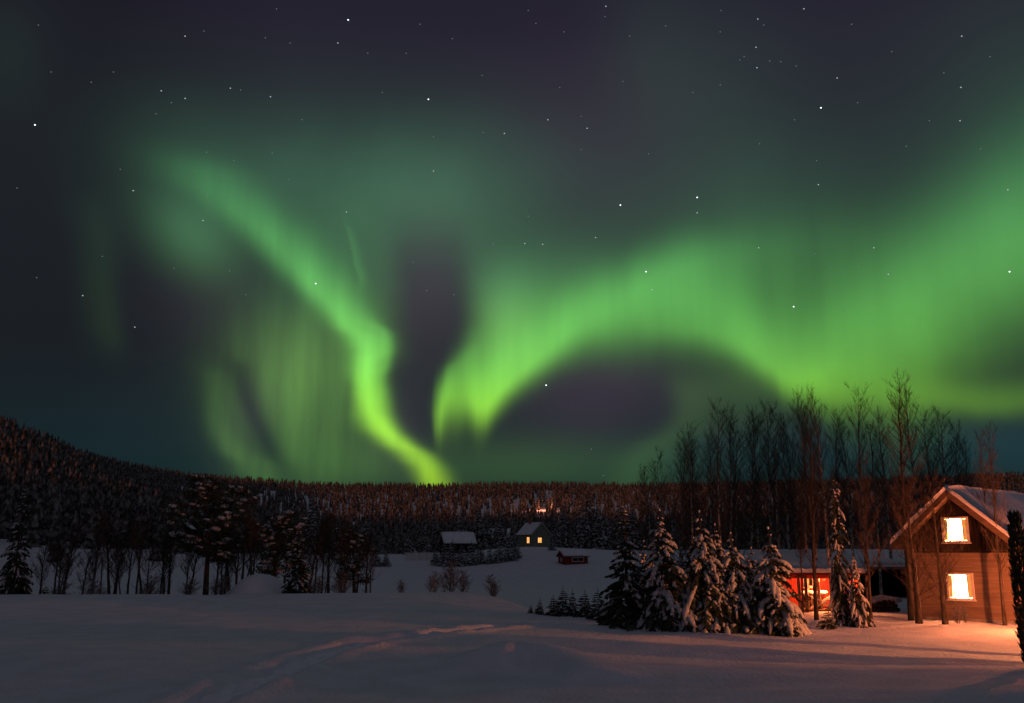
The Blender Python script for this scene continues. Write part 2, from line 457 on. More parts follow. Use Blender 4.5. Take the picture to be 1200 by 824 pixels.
class MB:
    """collects shapes for one mesh"""
    def __init__(s):
        s.v, s.f, s.m, s.n = [], [], [], 0

    def add(s, verts, faces, mi=0):
        s.v.extend(verts)
        b = s.n
        s.f.extend([tuple(i + b for i in q) for q in faces])
        s.m.extend([mi] * len(faces))
        s.n += len(verts)

    def box(s, c, d, rz=0.0, mi=0, mtx=None):
        hx, hy, hz = d[0] / 2, d[1] / 2, d[2] / 2
        vs_ = [Vector((x, y, z)) for x in (-hx, hx) for y in (-hy, hy) for z in (-hz, hz)]
        if rz:
            R = Matrix.Rotation(rz, 3, 'Z')
            vs_ = [R @ p for p in vs_]
        if mtx:
            vs_ = [mtx @ p for p in vs_]
        s.add([tuple(p + Vector(c)) for p in vs_], [(0, 1, 3, 2), (4, 6, 7, 5), (0, 4, 5, 1), (2, 3, 7, 6), (0, 2, 6, 4), (1, 5, 7, 3)], mi)

    def beam(s, a, b, w, h):
        """a square bar from a to b"""
        a, b = Vector(a), Vector(b)
        d = (b - a)
        q = d.to_track_quat('Y', 'Z').to_matrix()
        s.box((a + b) / 2, (w, d.length, h), mtx=q)

    def tube(s, pts, rad, sides=5, cap=True, mi=0):
        pts = [Vector(p) for p in pts]
        n = len(pts)
        ref = Vector((0.31, 0.95, 0.05))
        rings = []
        for i, p in enumerate(pts):
            d = (pts[min(i + 1, n - 1)] - pts[max(i - 1, 0)])
            if d.length < 1e-9:
                d = Vector((0, 0, 1))
            d.normalize()
            u = d.cross(ref)
            if u.length < 0.1:
                u = d.cross(Vector((1, 0, 0)))
            u.normalize()
            w = d.cross(u)
            r = rad[i]
            rings.append([tuple(p + (u * math.cos(2 * math.pi * k / sides) + w * math.sin(2 * math.pi * k / sides)) * r) for k in range(sides)])
        vs_ = [q for r_ in rings for q in r_]
        fs = []
        for i in range(n - 1):
            for k in range(sides):
                k2 = (k + 1) % sides
                fs.append((i * sides + k, i * sides + k2, (i + 1) * sides + k2, (i + 1) * sides + k))
        if cap:
            fs.append(tuple(range(sides))[::-1])
            fs.append(tuple(range((n - 1) * sides, n * sides)))
        s.add(vs_, fs, mi)

    def lump(s, c, ax, ay, az, rng, seg=6, rings=4, jit=0.18, mi=0):
        """a soft uneven ball with half-axes ax, ay, az"""
        c, ax, ay, az = Vector(c), Vector(ax), Vector(ay), Vector(az)
        vs_ = [tuple(c - az * (1 + rng.uniform(-jit, jit)))]
        for i in range(1, rings):
            t = math.pi * i / rings - math.pi / 2
            for k in range(seg):
                a = 2 * math.pi * k / seg
                j = 1 + rng.uniform(-jit, jit)
                vs_.append(tuple(c + (ax * math.cos(a) * math.cos(t) + ay * math.sin(a) * math.cos(t) + az * math.sin(t)) * j))
        vs_.append(tuple(c + az * (1 + rng.uniform(-jit, jit))))
        fs = [(0, 1 + (k + 1) % seg, 1 + k) for k in range(seg)]
        for i in range(rings - 2):
            b = 1 + i * seg
            for k in range(seg):
                fs.append((b + k, b + (k + 1) % seg, b + seg + (k + 1) % seg, b + seg + k))
        b = 1 + (rings - 2) * seg
        top = len(vs_) - 1
        fs += [(b + k, b + (k + 1) % seg, top) for k in range(seg)]
        s.add(vs_, fs, mi)

    def mesh(s, name, mats, smooth=False):
        me = bpy.data.meshes.new(name)
        me.from_pydata(s.v, [], s.f)
        mats = mats if isinstance(mats, (list, tuple)) else [mats]
        for m in mats:
            me.materials.append(m)
        if len(mats) > 1:
            me.polygons.foreach_set('material_index', s.m)
        if smooth:
            me.polygons.foreach_set('use_smooth', [True] * len(me.polygons))
        me.update()
        return me

    def build(s, name, mats, parent=None, smooth=False):
        o = bpy.data.objects.new(name, s.mesh(name, mats, smooth))
        COL.objects.link(o)
        o.parent = parent
        return o


# ------------------------------------------------------------------ ground height
def _hash(ix, iy, seed):
    h = (ix * 374761393 + iy * 668265263 + seed * 144665) & 0x7fffffff
    h = ((h ^ (h >> 13)) * 1274126177) & 0x7fffffff
    return ((h ^ (h >> 16)) & 0xffff) / 65535.0


def vnoise(x, y, seed=0):
    x, y = np.asarray(x, float), np.asarray(y, float)
    ix, iy = np.floor(x).astype(np.int64), np.floor(y).astype(np.int64)
    fx, fy = x - ix, y - iy
    fx, fy = fx * fx * (3 - 2 * fx), fy * fy * (3 - 2 * fy)
    a, b = _hash(ix, iy, seed), _hash(ix + 1, iy, seed)
    c, d = _hash(ix, iy + 1, seed), _hash(ix + 1, iy + 1, seed)
    return (a + (b - a) * fx) * (1 - fy) + (c + (d - c) * fx) * fy - 0.5


def sst(a, b, x):
    t = np.clip((x - a) / (b - a), 0, 1)
    return t * t * (3 - 2 * t)


def flat_at(px, py):
    """where the ray through a point of the picture meets level ground z = 0"""
    d = ray(px, py)
    t = -CAMZ / d.z
    return (d.x * t, d.y * t)


def seg_dist(x, y, pts):
    """distance to a polyline, side (+ left of its direction) and how far along it"""
    best = np.full(np.shape(x), 1e9)
    sgn = np.zeros(np.shape(x))
    along = np.zeros(np.shape(x))
    run = 0.0
    for (x0, y0), (x1, y1) in zip(pts[:-1], pts[1:]):
        dx, dy = x1 - x0, y1 - y0
        L2 = dx * dx + dy * dy
        t = np.clip(((x - x0) * dx + (y - y0) * dy) / L2, 0, 1)
        qx, qy = x - (x0 + t * dx), y - (y0 + t * dy)
        d = np.hypot(qx, qy)
        m = d < best
        best = np.where(m, d, best)
        sgn = np.where(m, np.sign(dx * (y - y0) - dy * (x - x0)), sgn)
        along = np.where(m, run + t * math.sqrt(L2), along)
        run += math.sqrt(L2)
    return best, sgn, along


PATH = [flat_at(*p) for p in [(150, 850), (212, 824), (262, 806), (318, 789), (380, 768), (430, 755), (500, 747), (570, 739), (650, 733)]]
BANK = [flat_at(*p) for p in [(560, 792), (600, 776), (640, 778), (676, 788), (712, 803)]]
MOUND = flat_at(305, 697)
HEAP = flat_at(835, 737)
EDGE_PX = [-1200, 0, 560, 620, 690, 760, 860, 960, 1060, 1200, 2400]
EDGE_R = [69, 69, 68, 55, 47, 47, 56, 66, 78, 82, 82]
HILL_PX = [-900, -300, 0, 50, 100, 160, 220, 300, 360, 480]
HILL_Z = [60, 54, 41, 34, 26, 16, 8, 3, 0, 0]


def gz(x, y):
    x, y = np.asarray(x, float), np.asarray(y, float)
    r = np.hypot(x, y)
    yy = np.maximum(y, 1e-3)
    px = np.where(y > 0.15 * r, 600 + 1100 * x / yy, np.where(x > 0, 8000, -8000))
    px = np.clip(px, -6000, 6000)
    re = np.interp(px, EDGE_PX, EDGE_R)
    z = -3.2 * sst(re, re + 20, r)
    z = z + 7.6 * sst(188, 262, r) * np.interp(px, [-400, 0, 300, 480, 620, 720, 1400], [0.8, 0.75, 0.75, 0.7, 1.05, 0.9, 0.9])
    ridge = 76 + 5 * vnoise(px / 260.0, 0 * px, 3)
    front = sst(-0.1, 0.25, y / np.maximum(r, 1e-3))
    z = z + front * (ridge * sst(300, 1260, r) - 60 * sst(1300, 2400, r))
    z = z + front * np.interp(px, HILL_PX, HILL_Z) * sst(225, 520, r)
    z = z + (sst(230, 330, r) * 1.8 * vnoise(x / 30, y / 30, 5))
    # unseen hill added behind the camera to keep the low glow off the yard
    z = z + 36 * sst(70, 260, -y) * (y < 20)
    z = z + 0.30 * sst(40, 62, r) * (1 - sst(66, 90, r)) * (1 - sst(520, 620, px))
    # drifts
    near = 1 - sst(90, 160, r)
    z = z + near * (0.34 * vnoise(x / 11.0, y / 7.0, 1) + 0.15 * vnoise(x / 3.4 + 7, y / 2.6, 2) + 0.045 * vnoise(x / 1.1, y / 0.7, 4) * (r < 60)) * sst(4, 14, r)
    # snow heap left, low heap by the spruces
    d = np.hypot((x - MOUND[0]) / 1.22, y - MOUND[1])
    z = z + 1.75 * np.exp(-(d / 1.75) ** 3.0) * (1 + 0.12 * vnoise(x * 1.3, y * 1.3, 8))
    d = np.hypot((x - HEAP[0]) / 3.4, (y - HEAP[1]) / 1.6)
    z = z + 0.42 * np.exp(-d ** 2)
    d = np.hypot((x + 0.6) / 3.6, (y - 18.2) / 2.4)
    z = z + 0.26 * np.exp(-d ** 2)
    d = np.hypot((x - 12.0) / 2.4, (y - 19.5) / 1.6)
    z = z + 0.3 * np.exp(-d ** 2)
    # trodden path
    d, s_, al = seg_dist(x, y, PATH)
    step = vnoise(al / 0.38, s_ * 3.0, 11)
    w = 0.45
    z = z - (0.16 + 0.12 * step) * np.exp(-(d / w) ** 4) + 0.09 * np.exp(-((d - 0.85) / 0.3) ** 2) * (1 + vnoise(al / 0.6, s_ * 2, 12))
    # a thrown-up bank with a steep near side
    d, s_, al = seg_dist(x, y, BANK)
    h = 0.62 * (0.9 + 0.3 * vnoise(al / 1.5, 0 * al, 15)) * sst(0, 2.6, al) * (1 - 0.55 * sst(3.0, 7.0, al)) * (1 - sst(7.2, 7.9, al))
    wid = np.where(s_ > 0, 1.4, 0.6)
    z = z + h * np.exp(-(d / wid) ** 2)
    return z


def ground(px, Y):
    """the point on the snow at depth Y under picture column px"""
    z = 0.0
    for _ in range(3):
        q = (z - CAMZ) / Y
        u = (q * CT - ST) / (CT + q * ST)
        x = (px - PXW / 2) / FPX * Y / (CT - ST * u)
        z = float(gz(x, Y))
    return Vector((x, Y, z))


def on_snow(px, py):
    """the point where the picture ray first meets the snow"""
    d = ray(px, py)
    Y = 8.0
    while Y < 1500:
        t = Y / d.y
        if CAMZ + d.z * t < float(gz(d.x * t, Y)):
            return Vector((d.x * t, Y, float(gz(d.x * t, Y))))
        Y *= 1.004
    return ground(px, 300)


def project(p):
    x, y, z = p[0], p[1], p[2] - CAMZ
    f, u = y * CT + z * ST, -y * ST + z * CT
    return (600 + 1100 * x / f, 412 - 1100 * u / f)


# ------------------------------------------------------------------ the snowy ground, one sheet to the horizon
def build_ground():
    a = np.concatenate([np.linspace(-math.pi, -0.62, 70, endpoint=False), np.linspace(-0.62, 0.62, 860), np.linspace(0.62, math.pi, 71)[1:-1]])
    r = np.concatenate([[0.6], np.geomspace(1.2, 15.0, 26)[:-1], np.linspace(15, 48, 250)[:-1], np.geomspace(48, 100, 110)[:-1], np.geomspace(100, 420, 70)[:-1], np.geomspace(420, 6500, 70)])
    A, R = np.meshgrid(a, r)
    x, y = R * np.sin(A), R * np.cos(A)
    z = gz(x, y)
    na, nr = len(a), len(r)
    co = np.stack([x, y, z], -1).reshape(-1, 3)
    i = np.arange(nr - 1)[:, None] * na + np.arange(na)[None, :]
    j = np.arange(nr - 1)[:, None] * na + (np.arange(na)[None, :] + 1) % na
    q = np.stack([i, i + na, j + na, j], -1).reshape(-1, 4)
    me = bpy.data.meshes.new('snowy_ground')
    me.vertices.add(len(co) + 1)
    me.vertices.foreach_set('co', np.vstack([co, [[0, 0, float(gz(0.01, 0.01))]]]).ravel())
    c = len(co)
    tri = np.stack([np.full(na, c), np.arange(na), (np.arange(na) + 1) % na], -1)
    loops = np.concatenate([q.ravel(), tri.ravel()])
    starts = np.concatenate([np.arange(len(q)) * 4, len(q) * 4 + np.arange(na) * 3])
    me.loops.add(len(loops))
    me.loops.foreach_set('vertex_index', loops)
    me.polygons.add(len(starts))
    me.polygons.foreach_set('loop_start', starts)
    me.polygons.foreach_set('use_smooth', np.ones(len(starts), bool))
    me.update(calc_edges=True)
    me.validate()
    me.materials.append(M['snow'])
    o = bpy.data.objects.new('snowy_ground', me)
    COL.objects.link(o)
    tag(o, kind='structure')
    n = me.polygons[1000].normal
    if n.z < 0:
        me.flip_normals()


build_ground()


# ------------------------------------------------------------------ trees
def rdir(az, tilt):
    """unit vector at azimuth az, tilted tilt from straight up"""
    return Vector((math.cos(az) * math.sin(tilt), math.sin(az) * math.sin(tilt), math.cos(tilt)))


def bare_tree(seed, H, r0, first=0.28, nb=34, blen=0.26, tilt=0.62, twigs=5, stems=1, sub=3, lean=0.0, fine=1.0, snags=6):
    """leafless tree: trunk mesh and twig mesh; long thin twigs rising steeply"""
    g = random.Random(seed)
    tr, cr = MB(), MB()
    for st in range(stems):
        a0 = g.uniform(0, 6.28)
        base = Vector((0, 0, -0.25)) if stems == 1 else Vector((math.cos(a0) * .18 * st, math.sin(a0) * .18 * st, -0.25))
        out = Vector((math.cos(a0), math.sin(a0), 0)) * ((0.03 if stems == 1 else 0.11) * H * g.uniform(.5, 1)) + Vector((lean * H, 0, 0))
        h = H * (1 if st == 0 else g.uniform(.65, .92))
        n = 12
        P, Rr = [], []
        w = Vector((0, 0, 0))
        for i in range(n + 1):
            t = i / n
            w += Vector((g.uniform(-1, 1), g.uniform(-1, 1), 0)) * 0.012 * H
            P.append(base + Vector((0, 0, h * t)) + out * t ** 1.3 + w * t)
            Rr.append(max(r0 * (1 - t) ** 0.85 * (1.25 if i == 0 else 1) * (1 if st == 0 else .75), 0.006))
        tr.tube(P, Rr, 7)

        def on(t):
            f = t * n
            i = min(int(f), n - 1)
            return P[i].lerp(P[i + 1], f - i), Rr[i] * (1 - (f - i)) + Rr[i + 1] * (f - i)
        m = nb if st == 0 else int(nb * .6)
        for b in range(m + snags):
            if b < m:
                t = first + (0.97 - first) * ((b + g.random()) / m) ** 0.9
                L = h * blen * (1.15 - t) ** 0.65 * g.uniform(.55, 1.15)
                ti = tilt * g.uniform(.7, 1.3)
            else:
                t = g.uniform(.1, first + .1)
                L = h * blen * g.uniform(.15, .4)
                ti = g.uniform(.8, 1.5)
            p, rr = on(t)
            az = g.uniform(0, 6.28)
            d = rdir(az, ti)
            rb = min(rr * .45, 0.012 + L * .008)
            pts, rad = [p], [rb]
            k = 5
            for i in range(k):
                d = (d + Vector((g.uniform(-.16, .16), g.uniform(-.16, .16), g.uniform(-.02, .16)))).normalized()
                pts.append(pts[-1] + d * (L / k))
                rad.append(max(rb * (1 - (i + 1) / k), 0.0035 * fine))
            cr.tube(pts, rad, 4, cap=False)
            for q in range(int(twigs * (1 if b < m else .4)) + 1):
                f = g.uniform(.2, 1) * k
                i = min(int(f), k - 1)
                p2 = pts[i].lerp(pts[i + 1], f - i)
                d2 = (d * .8 + rdir(g.uniform(0, 6.28), g.uniform(.4, 1.5)) * .8).normalized()
                l2 = L * g.uniform(.22, .5)
                e = p2 + d2 * l2 * .55
                d3 = (d2 + Vector((g.uniform(-.3, .3), g.uniform(-.3, .3), g.uniform(-.1, .3)))).normalized()
                e2 = e + d3 * l2 * .45
                cr.tube([p2, e, e2], [0.006 * fine, 0.0048 * fine, 0.003 * fine], 3, cap=False)
                for z in range(sub):
                    o = p2.lerp(e, g.random()) if g.random() < .5 else e.lerp(e2, g.random())
                    d4 = (d3 * .7 + rdir(g.uniform(0, 6.28), g.uniform(.3, 1.6)) * .8).normalized()
                    cr.tube([o, o + d4 * l2 * g.uniform(.25, .55)], [0.0042 * fine, 0.0026 * fine], 3, cap=False)
    return tr, cr


def spruce(seed, H, R, lev=20, per=7, tw=6, snow=0.85, droop=0.55, fat=1.0, skirt=0.04, leader=0.5, gap=0.0, power=0.85):
    """spruce: trunk, needle crown of drooping boughs, and snow lying along the boughs"""
    g = random.Random(seed)
    tr, cr, sn = MB(), MB(), MB()
    n = 9
    wob = [Vector((g.uniform(-.01, .01) * H, g.uniform(-.01, .01) * H, 0)) for _ in range(n + 1)]
    P = [Vector((0, 0, -0.3 + (H + 0.3) * i / n)) + wob[i] * (i / n) for i in range(n + 1)]
    tr.tube(P, [max(0.016 * H * (1 - i / n) + .01, .01) for i in range(n + 1)], 7)

    def trunk(z):
        f = min(max((z + .3) / (H + .3), 0), 0.999) * n
        i = int(f)
        return P[i].lerp(P[i + 1], f - i)
    lop = [g.uniform(.6, 1.25) for _ in range(12)]
    for l in range(lev):
        t = skirt + (0.985 - skirt) * ((l + g.uniform(-.3, .3)) / lev)
        t = min(max(t, skirt), .985)
        if gap and g.random() < gap:
            continue
        z = t * H
        L0 = R * ((1 - t) ** power) * (0.65 + .35 * min(1, t / .1)) + 0.1 * leader
        m = max(4, int(per * (1 - .45 * t)))
        a0 = g.uniform(0, 6.28)
        for b in range(m):
            az = a0 + 6.28 * (b + g.uniform(-.3, .3)) / m
            sprob = snow * min(1.15, max(.15, .75 + .75 * math.sin(az * 2 + z * 1.7 + seed)))
            L = L0 * g.uniform(.72, 1.12) * lop[int(az / 6.2832 * 12) % 12]
            up = g.uniform(.15, .35) if t > .6 else g.uniform(-.05, .22)
            dr = droop * g.uniform(.7, 1.3) * (1.1 - .45 * t)
            hor = Vector((math.cos(az), math.sin(az), 0))
            sidev = Vector((-math.sin(az), math.cos(az), 0))
            p0 = trunk(z)
            k = 6
            sp_ = []
            sw = g.uniform(-.12, .12)
            for i in range(k + 1):
                s = i / k
                sp_.append(p0 + hor * (L * s * (1 - .14 * s * s)) + sidev * (sw * L * s * s) + Vector((0, 0, L * (up * s - dr * s ** 1.7 + .12 * dr * s ** 4))))
            cr.tube(sp_, [max(.004, .012 * L * (1 - i / k)) for i in range(k + 1)], 3, cap=False)
            # side twigs as hanging sprays of needles
            for i in range(tw):
                s = .18 + .82 * (i + g.uniform(.1, .9)) / tw
                f = min(s * k, k - .001)
                j = int(f)
                q = sp_[j].lerp(sp_[j + 1], f - j)
                dirv = (sp_[j + 1] - sp_[j]).normalized()
                for sg in (-1, 1):
                    l = L * .36 * (1.15 - .75 * s) * g.uniform(.7, 1.3) + .05 * fat
                    d = (dirv * g.uniform(.5, .9) + sidev * sg * g.uniform(.6, 1.0) + Vector((0, 0, -g.uniform(.2, .65)))).normalized()
                    e = q + d * l
                    wv = d.cross(Vector((0, 0, 1)))
                    if wv.length < .01:
                        wv = sidev
                    wv = wv.normalized() * l * g.uniform(.16, .26)
                    mid = q + d * l * .5
                    hang = Vector((0, 0, -l * g.uniform(.28, .5)))
                    cr.add([tuple(q), tuple(mid + wv), tuple(e), tuple(mid - wv), tuple(mid + hang * .8), tuple(mid + Vector((0, 0, .03 * l)))],
                           [(0, 1, 5), (1, 2, 5), (2, 3, 5), (3, 0, 5), (0, 4, 2), (0, 4, 1), (2, 4, 3)])
                    if g.random() < sprob * .45 and l > .14:
                        c = mid + Vector((0, 0, .035 * fat + .02 * l))
                        sn.lump(c, d * l * .46, wv.normalized() * l * g.uniform(.15, .24) * fat, d.cross(wv).normalized() * (.04 + .09 * l) * fat, g, 5, 3, .22)
            # tip spray
            d = (sp_[-1] - sp_[-2]).normalized()
            q, e = sp_[-2], sp_[-1] + d * L * .1
            wv = sidev * L * .09
            cr.add([tuple(q), tuple(q.lerp(e, .5) + wv), tuple(e), tuple(q.lerp(e, .5) - wv), tuple(q.lerp(e, .5) + Vector((0, 0, -.1 * L)))],
                   [(0, 1, 2, 3), (0, 4, 2)])
            if g.random() < sprob:
                s0 = g.uniform(.18, .42)
                pts, rad = [], []
                kk = 6
                for i in range(kk + 1):
                    s = s0 + (1.0 - s0) * i / kk
                    f = min(s * k, k - .001)
                    j = int(f)
                    q = sp_[j].lerp(sp_[j + 1], f - j)
                    r_ = (.05 + .055 * L) * fat * (math.sin(math.pi * min(1, (i + .5) / (kk + .7))) ** .55) * g.uniform(.7, 1.3)
                    pts.append(q + Vector((0, 0, r_ * .55)))
                    rad.append(r_ if 0 < i < kk else r_ * .45)
                sn.tube(pts, rad, 6)
    # leader
    for i in range(5):
        a = g.uniform(0, 6.28)
        q = P[-1] - Vector((0, 0, .12 * leader * (i + .5)))
        e = q + Vector((math.cos(a), math.sin(a), .5)) * .18 * leader
        cr.tube([q, e], [.02, .008], 3)
    cr.tube([P[-1], P[-1] + Vector((0, 0, .45 * leader))], [.022, .008], 4)
    if snow > .5:
        sn.lump(P[-1] + Vector((0, 0, .05)), (.07, 0, 0), (0, .07, 0), (0, 0, .12), g, 5, 3)
    return tr, cr, sn


def plant_root(name, loc, rz, sc, label, cat, group=None):
    o = empty(name, loc, rz, label, cat, group)
    o.scale = sc if isinstance(sc, (tuple, list)) else (sc, sc, sc)
    return o


PROTO = {}


def proto(key, parts):
    """parts: [(part name, mesh data)] shared by all trees grown from this key"""
    PROTO[key] = parts


def grow(key, name, loc, rz, sc, label, cat, group=None):
    o = plant_root(name, loc, rz, sc, label, cat, group)
    for nm, me in PROTO[key]:
        c = bpy.data.objects.new(nm, me)
        COL.objects.link(c)
        c.parent = o
    return o


def tree_protos():
    for i in range(4):
        t, c = bare_tree(100 + i, 13.0, 0.15, first=.30, nb=70, blen=.24, tilt=.76, twigs=9, sub=5, fine=.72)
        proto('birch%d' % i, [('trunk', t.mesh('birch_trunk', M['birch_bark'], True)), ('crown', c.mesh('birch_crown', M['twig']))])
    for i in range(2):  # birches seen against the light, their shade put into a dark bark colour
        t, c = bare_tree(120 + i, 13.0, 0.17, first=.24, nb=64, blen=.22, tilt=.78, twigs=8, sub=5, fine=.8)
        proto('alder%d' % i, [('trunk', t.mesh('alder_trunk', M['bark'], True)), ('crown', c.mesh('alder_crown', M['twig']))])
    for i in range(3):
        t, c = bare_tree(140 + i, 10.0, 0.22, first=.16, nb=54, blen=.30, tilt=.9, twigs=7, sub=4, fine=1.6)
        proto('round%d' % i, [('trunk', t.mesh('bare_trunk', M['bark'], True)), ('crown', c.mesh('bare_crown', M['twig']))])
    for i in range(4):
        t, c = bare_tree(180 + i, 7.0, 0.14, first=.5, nb=34, blen=.33, tilt=.7, twigs=7, sub=3, stems=1 + i % 2, fine=1.7, lean=.06, snags=5)
        proto('thin%d' % i, [('trunk', t.mesh('thin_trunk', M['bark'], True)), ('crown', c.mesh('thin_crown', M['twig']))])
    for i in range(2):
        t, c = bare_tree(220 + i, 3.0, 0.045, first=.06, nb=40, blen=.46, tilt=.75, twigs=7, sub=4, stems=3, fine=1.5)
        proto('sapling%d' % i, [('trunk', t.mesh('sapling_stem', M['twig'], True)), ('crown', c.mesh('sapling_twigs', M['frost_twig']))])
    for i in range(3):
        t, c, s = spruce(300 + i, 7.0, 2.9, lev=20, per=9, tw=7, snow=.82, droop=.95 + .14 * i, fat=1.08, skirt=.03, power=.92, gap=.08)
        proto('laden%d' % i, [('trunk', t.mesh('spruce_trunk', M['bark'], True)), ('crown', c.mesh('spruce_crown', M['needles'])), ('snow_clumps', s.mesh('spruce_snow', M['snow_bough'], True))])
    for i in range(2):
        t, c, s = spruce(330 + i, 8.0, (1.9, 1.5)[i], lev=(26, 34)[i], per=(9, 6)[i], tw=6, snow=(.34, .5)[i], droop=(.5, 1.0)[i], fat=(.8, .9)[i], skirt=.05, gap=(.03, .06)[i], power=(.85, .6)[i])
        proto('slim%d' % i, [('trunk', t.mesh('spruce_trunk', M['bark'], True)), ('crown', c.mesh('spruce_crown', M['needles'])), ('snow_clumps', s.mesh('spruce_snow', M['snow_bough'], True))])
    for i in range(3):
        t, c, s = spruce(350 + i, 2.0, 1.05, lev=13, per=8, tw=6, snow=.45, droop=.32, fat=.42, skirt=.03, leader=.6)
        proto('young%d' % i, [('trunk', t.mesh('young_trunk', M['bark'], True)), ('crown', c.mesh('young_crown', M['needles'])), ('snow_clumps', s.mesh('young_snow', M['snow_bough'], True))])
    for i in range(4):
        t, c, s = spruce(370 + i, 12.0, 3.0, lev=24, per=9, tw=4, snow=0.10, droop=.5, fat=1.3, skirt=.05)
        proto('mid%d' % i, [('trunk', t.mesh('conifer_trunk', M['bark'], True)), ('crown', c.mesh('conifer_crown', M['dusted'])), ('snow_clumps', s.mesh('conifer_snow', M['snow_bough'], True))])


def pine(seed, H, R, first=.42, nl=16, nclump=9, snow=.8):
    """broad pine: limbs ending in needle clumps, snow pads on the upper ones"""
    g = random.Random(seed)
    tr, cr, sn = MB(), MB(), MB()
    n = 9
    P, w = [], Vector((0, 0, 0))
    for i in range(n + 1):
        w += Vector((g.uniform(-1, 1), g.uniform(-1, 1), 0)) * .016 * H
        P.append(Vector((0, 0, -.3 + (H * .93 + .3) * i / n)) + w * (i / n))
    Rr = [max(.03 * H * (1 - i / n) ** .8, .03) for i in range(n + 1)]
    tr.tube(P, Rr, 8)
    ends = []
    for b in range(nl):
        t = first + (.99 - first) * ((b + g.random() * .6) / nl)
        f = min(t * n, n - .001)
        i = int(f)
        p = P[i].lerp(P[i + 1], f - i)
        az = b * 2.4 + g.uniform(-.5, .5)
        u = (t - first) / (1 - first)
        L = R * (math.sin(math.pi * (.16 + .74 * u)) ** .8) * g.uniform(.75, 1.12)
        d = rdir(az, 1.45 - .9 * u * u)
        pts = [p]
        for k in range(5):
            d = (d + Vector((g.uniform(-.2, .2), g.uniform(-.2, .2), g.uniform(-.12, .2)))).normalized()
            pts.append(pts[-1] + d * L / 5)
            if k > 0:
                for _ in range(2 if k < 4 else 3):
                    q = pts[-1] + Vector((g.gauss(0, .16), g.gauss(0, .16), g.gauss(.03, .08))) * L
                    tr.tube([pts[-1], q], [.02, .008], 3)
                    ends.append((q, g.uniform(.75, 1.25)))
        tr.tube(pts, [max(.018 * H * .42 * (1 - k / 6) * (1 - .5 * u), .015) for k in range(6)], 5)
        ends.append((pts[-1], 1.1))
    for q, s in ends:
        a = .055 * H * s
        for _ in range(nclump * 5):
            o = q + Vector((g.gauss(0, .55), g.gauss(0, .55), g.gauss(0, .26))) * a
            d = ((o - q) / a + rdir(g.uniform(0, 6.28), g.uniform(.2, 1.6)) * .9).normalized()
            l = a * g.uniform(.35, .6)
            v = d.cross(rdir(g.uniform(0, 6.28), 1.2))
            if v.length < .1:
                continue
            v = v.normalized() * l * .22
            cr.add([tuple(o), tuple(o + d * l * .5 + v), tuple(o + d * l), tuple(o + d * l * .5 - v)], [(0, 1, 2, 3)])
        if g.random() < snow:
            sn.lump(q + Vector((0, 0, a * .38)), (a * g.uniform(.45, .85), a * .1, -.08 * a), (-a * .1, a * g.uniform(.45, .75), -.05 * a), (0, 0, a * g.uniform(.2, .34)), g, 7, 4, .25)
    return tr, cr, sn


def forest_mesh(pos, seed, H0, H1, name):
    """many far conifers as one mass: jagged tiered crowns on short trunks"""
    g = np.random.RandomState(seed)
    temps = []
    for v in range(6):
        vs_, fs = [], []
        tiers = 6
        for t in range(tiers):
            z0 = .06 + .88 * t / tiers
            z1 = min(1.0, z0 + .30 if t < tiers - 1 else 1.0)
            r = .165 * (1 - z0) ** .85 * g.uniform(.85, 1.15) + .01
            b = len(vs_)
            k = 7
            ph = g.uniform(0, 6.28)
            for j in range(k):
                rr = r * (g.uniform(.55, .8) if j % 2 else g.uniform(.9, 1.25))
                vs_.append((rr * math.cos(ph + 6.283 * j / k), rr * math.sin(ph + 6.283 * j / k), z0 - .025 * (1 if j % 2 == 0 else -1) - .02))
            vs_.append((g.uniform(-.008, .008), g.uniform(-.008, .008), z1))
            fs += [(b + j, b + (j + 1) % k, b + k) for j in range(k)]
        temps.append((np.array(vs_), np.array(fs)))
    V, F, off = [], [], 0
    for (x, y, z, s) in pos:
        tv, tf = temps[g.randint(6)]
        h = g.uniform(H0, H1) * s
        a = g.uniform(0, 6.28)
        wdt = h * g.uniform(.75, 1.25)
        ca, sa = math.cos(a), math.sin(a)
        p = np.stack([(tv[:, 0] * ca - tv[:, 1] * sa) * wdt + x, (tv[:, 0] * sa + tv[:, 1] * ca) * wdt + y, tv[:, 2] * h + z - .3], -1)
        V.append(p)
        F.append(tf + off)
        off += len(tv)
    V, F = np.concatenate(V), np.concatenate(F)
    me = bpy.data.meshes.new(name)
    me.vertices.add(len(V))
    me.vertices.foreach_set('co', V.ravel())
    me.loops.add(F.size)
    me.loops.foreach_set('vertex_index', F.ravel())
    me.polygons.add(len(F))
    me.polygons.foreach_set('loop_start', np.arange(len(F)) * 3)
    me.update(calc_edges=True)
    me.materials.append(M['forest'])
    o = bpy.data.objects.new(name, me)
    COL.objects.link(o)
    return o


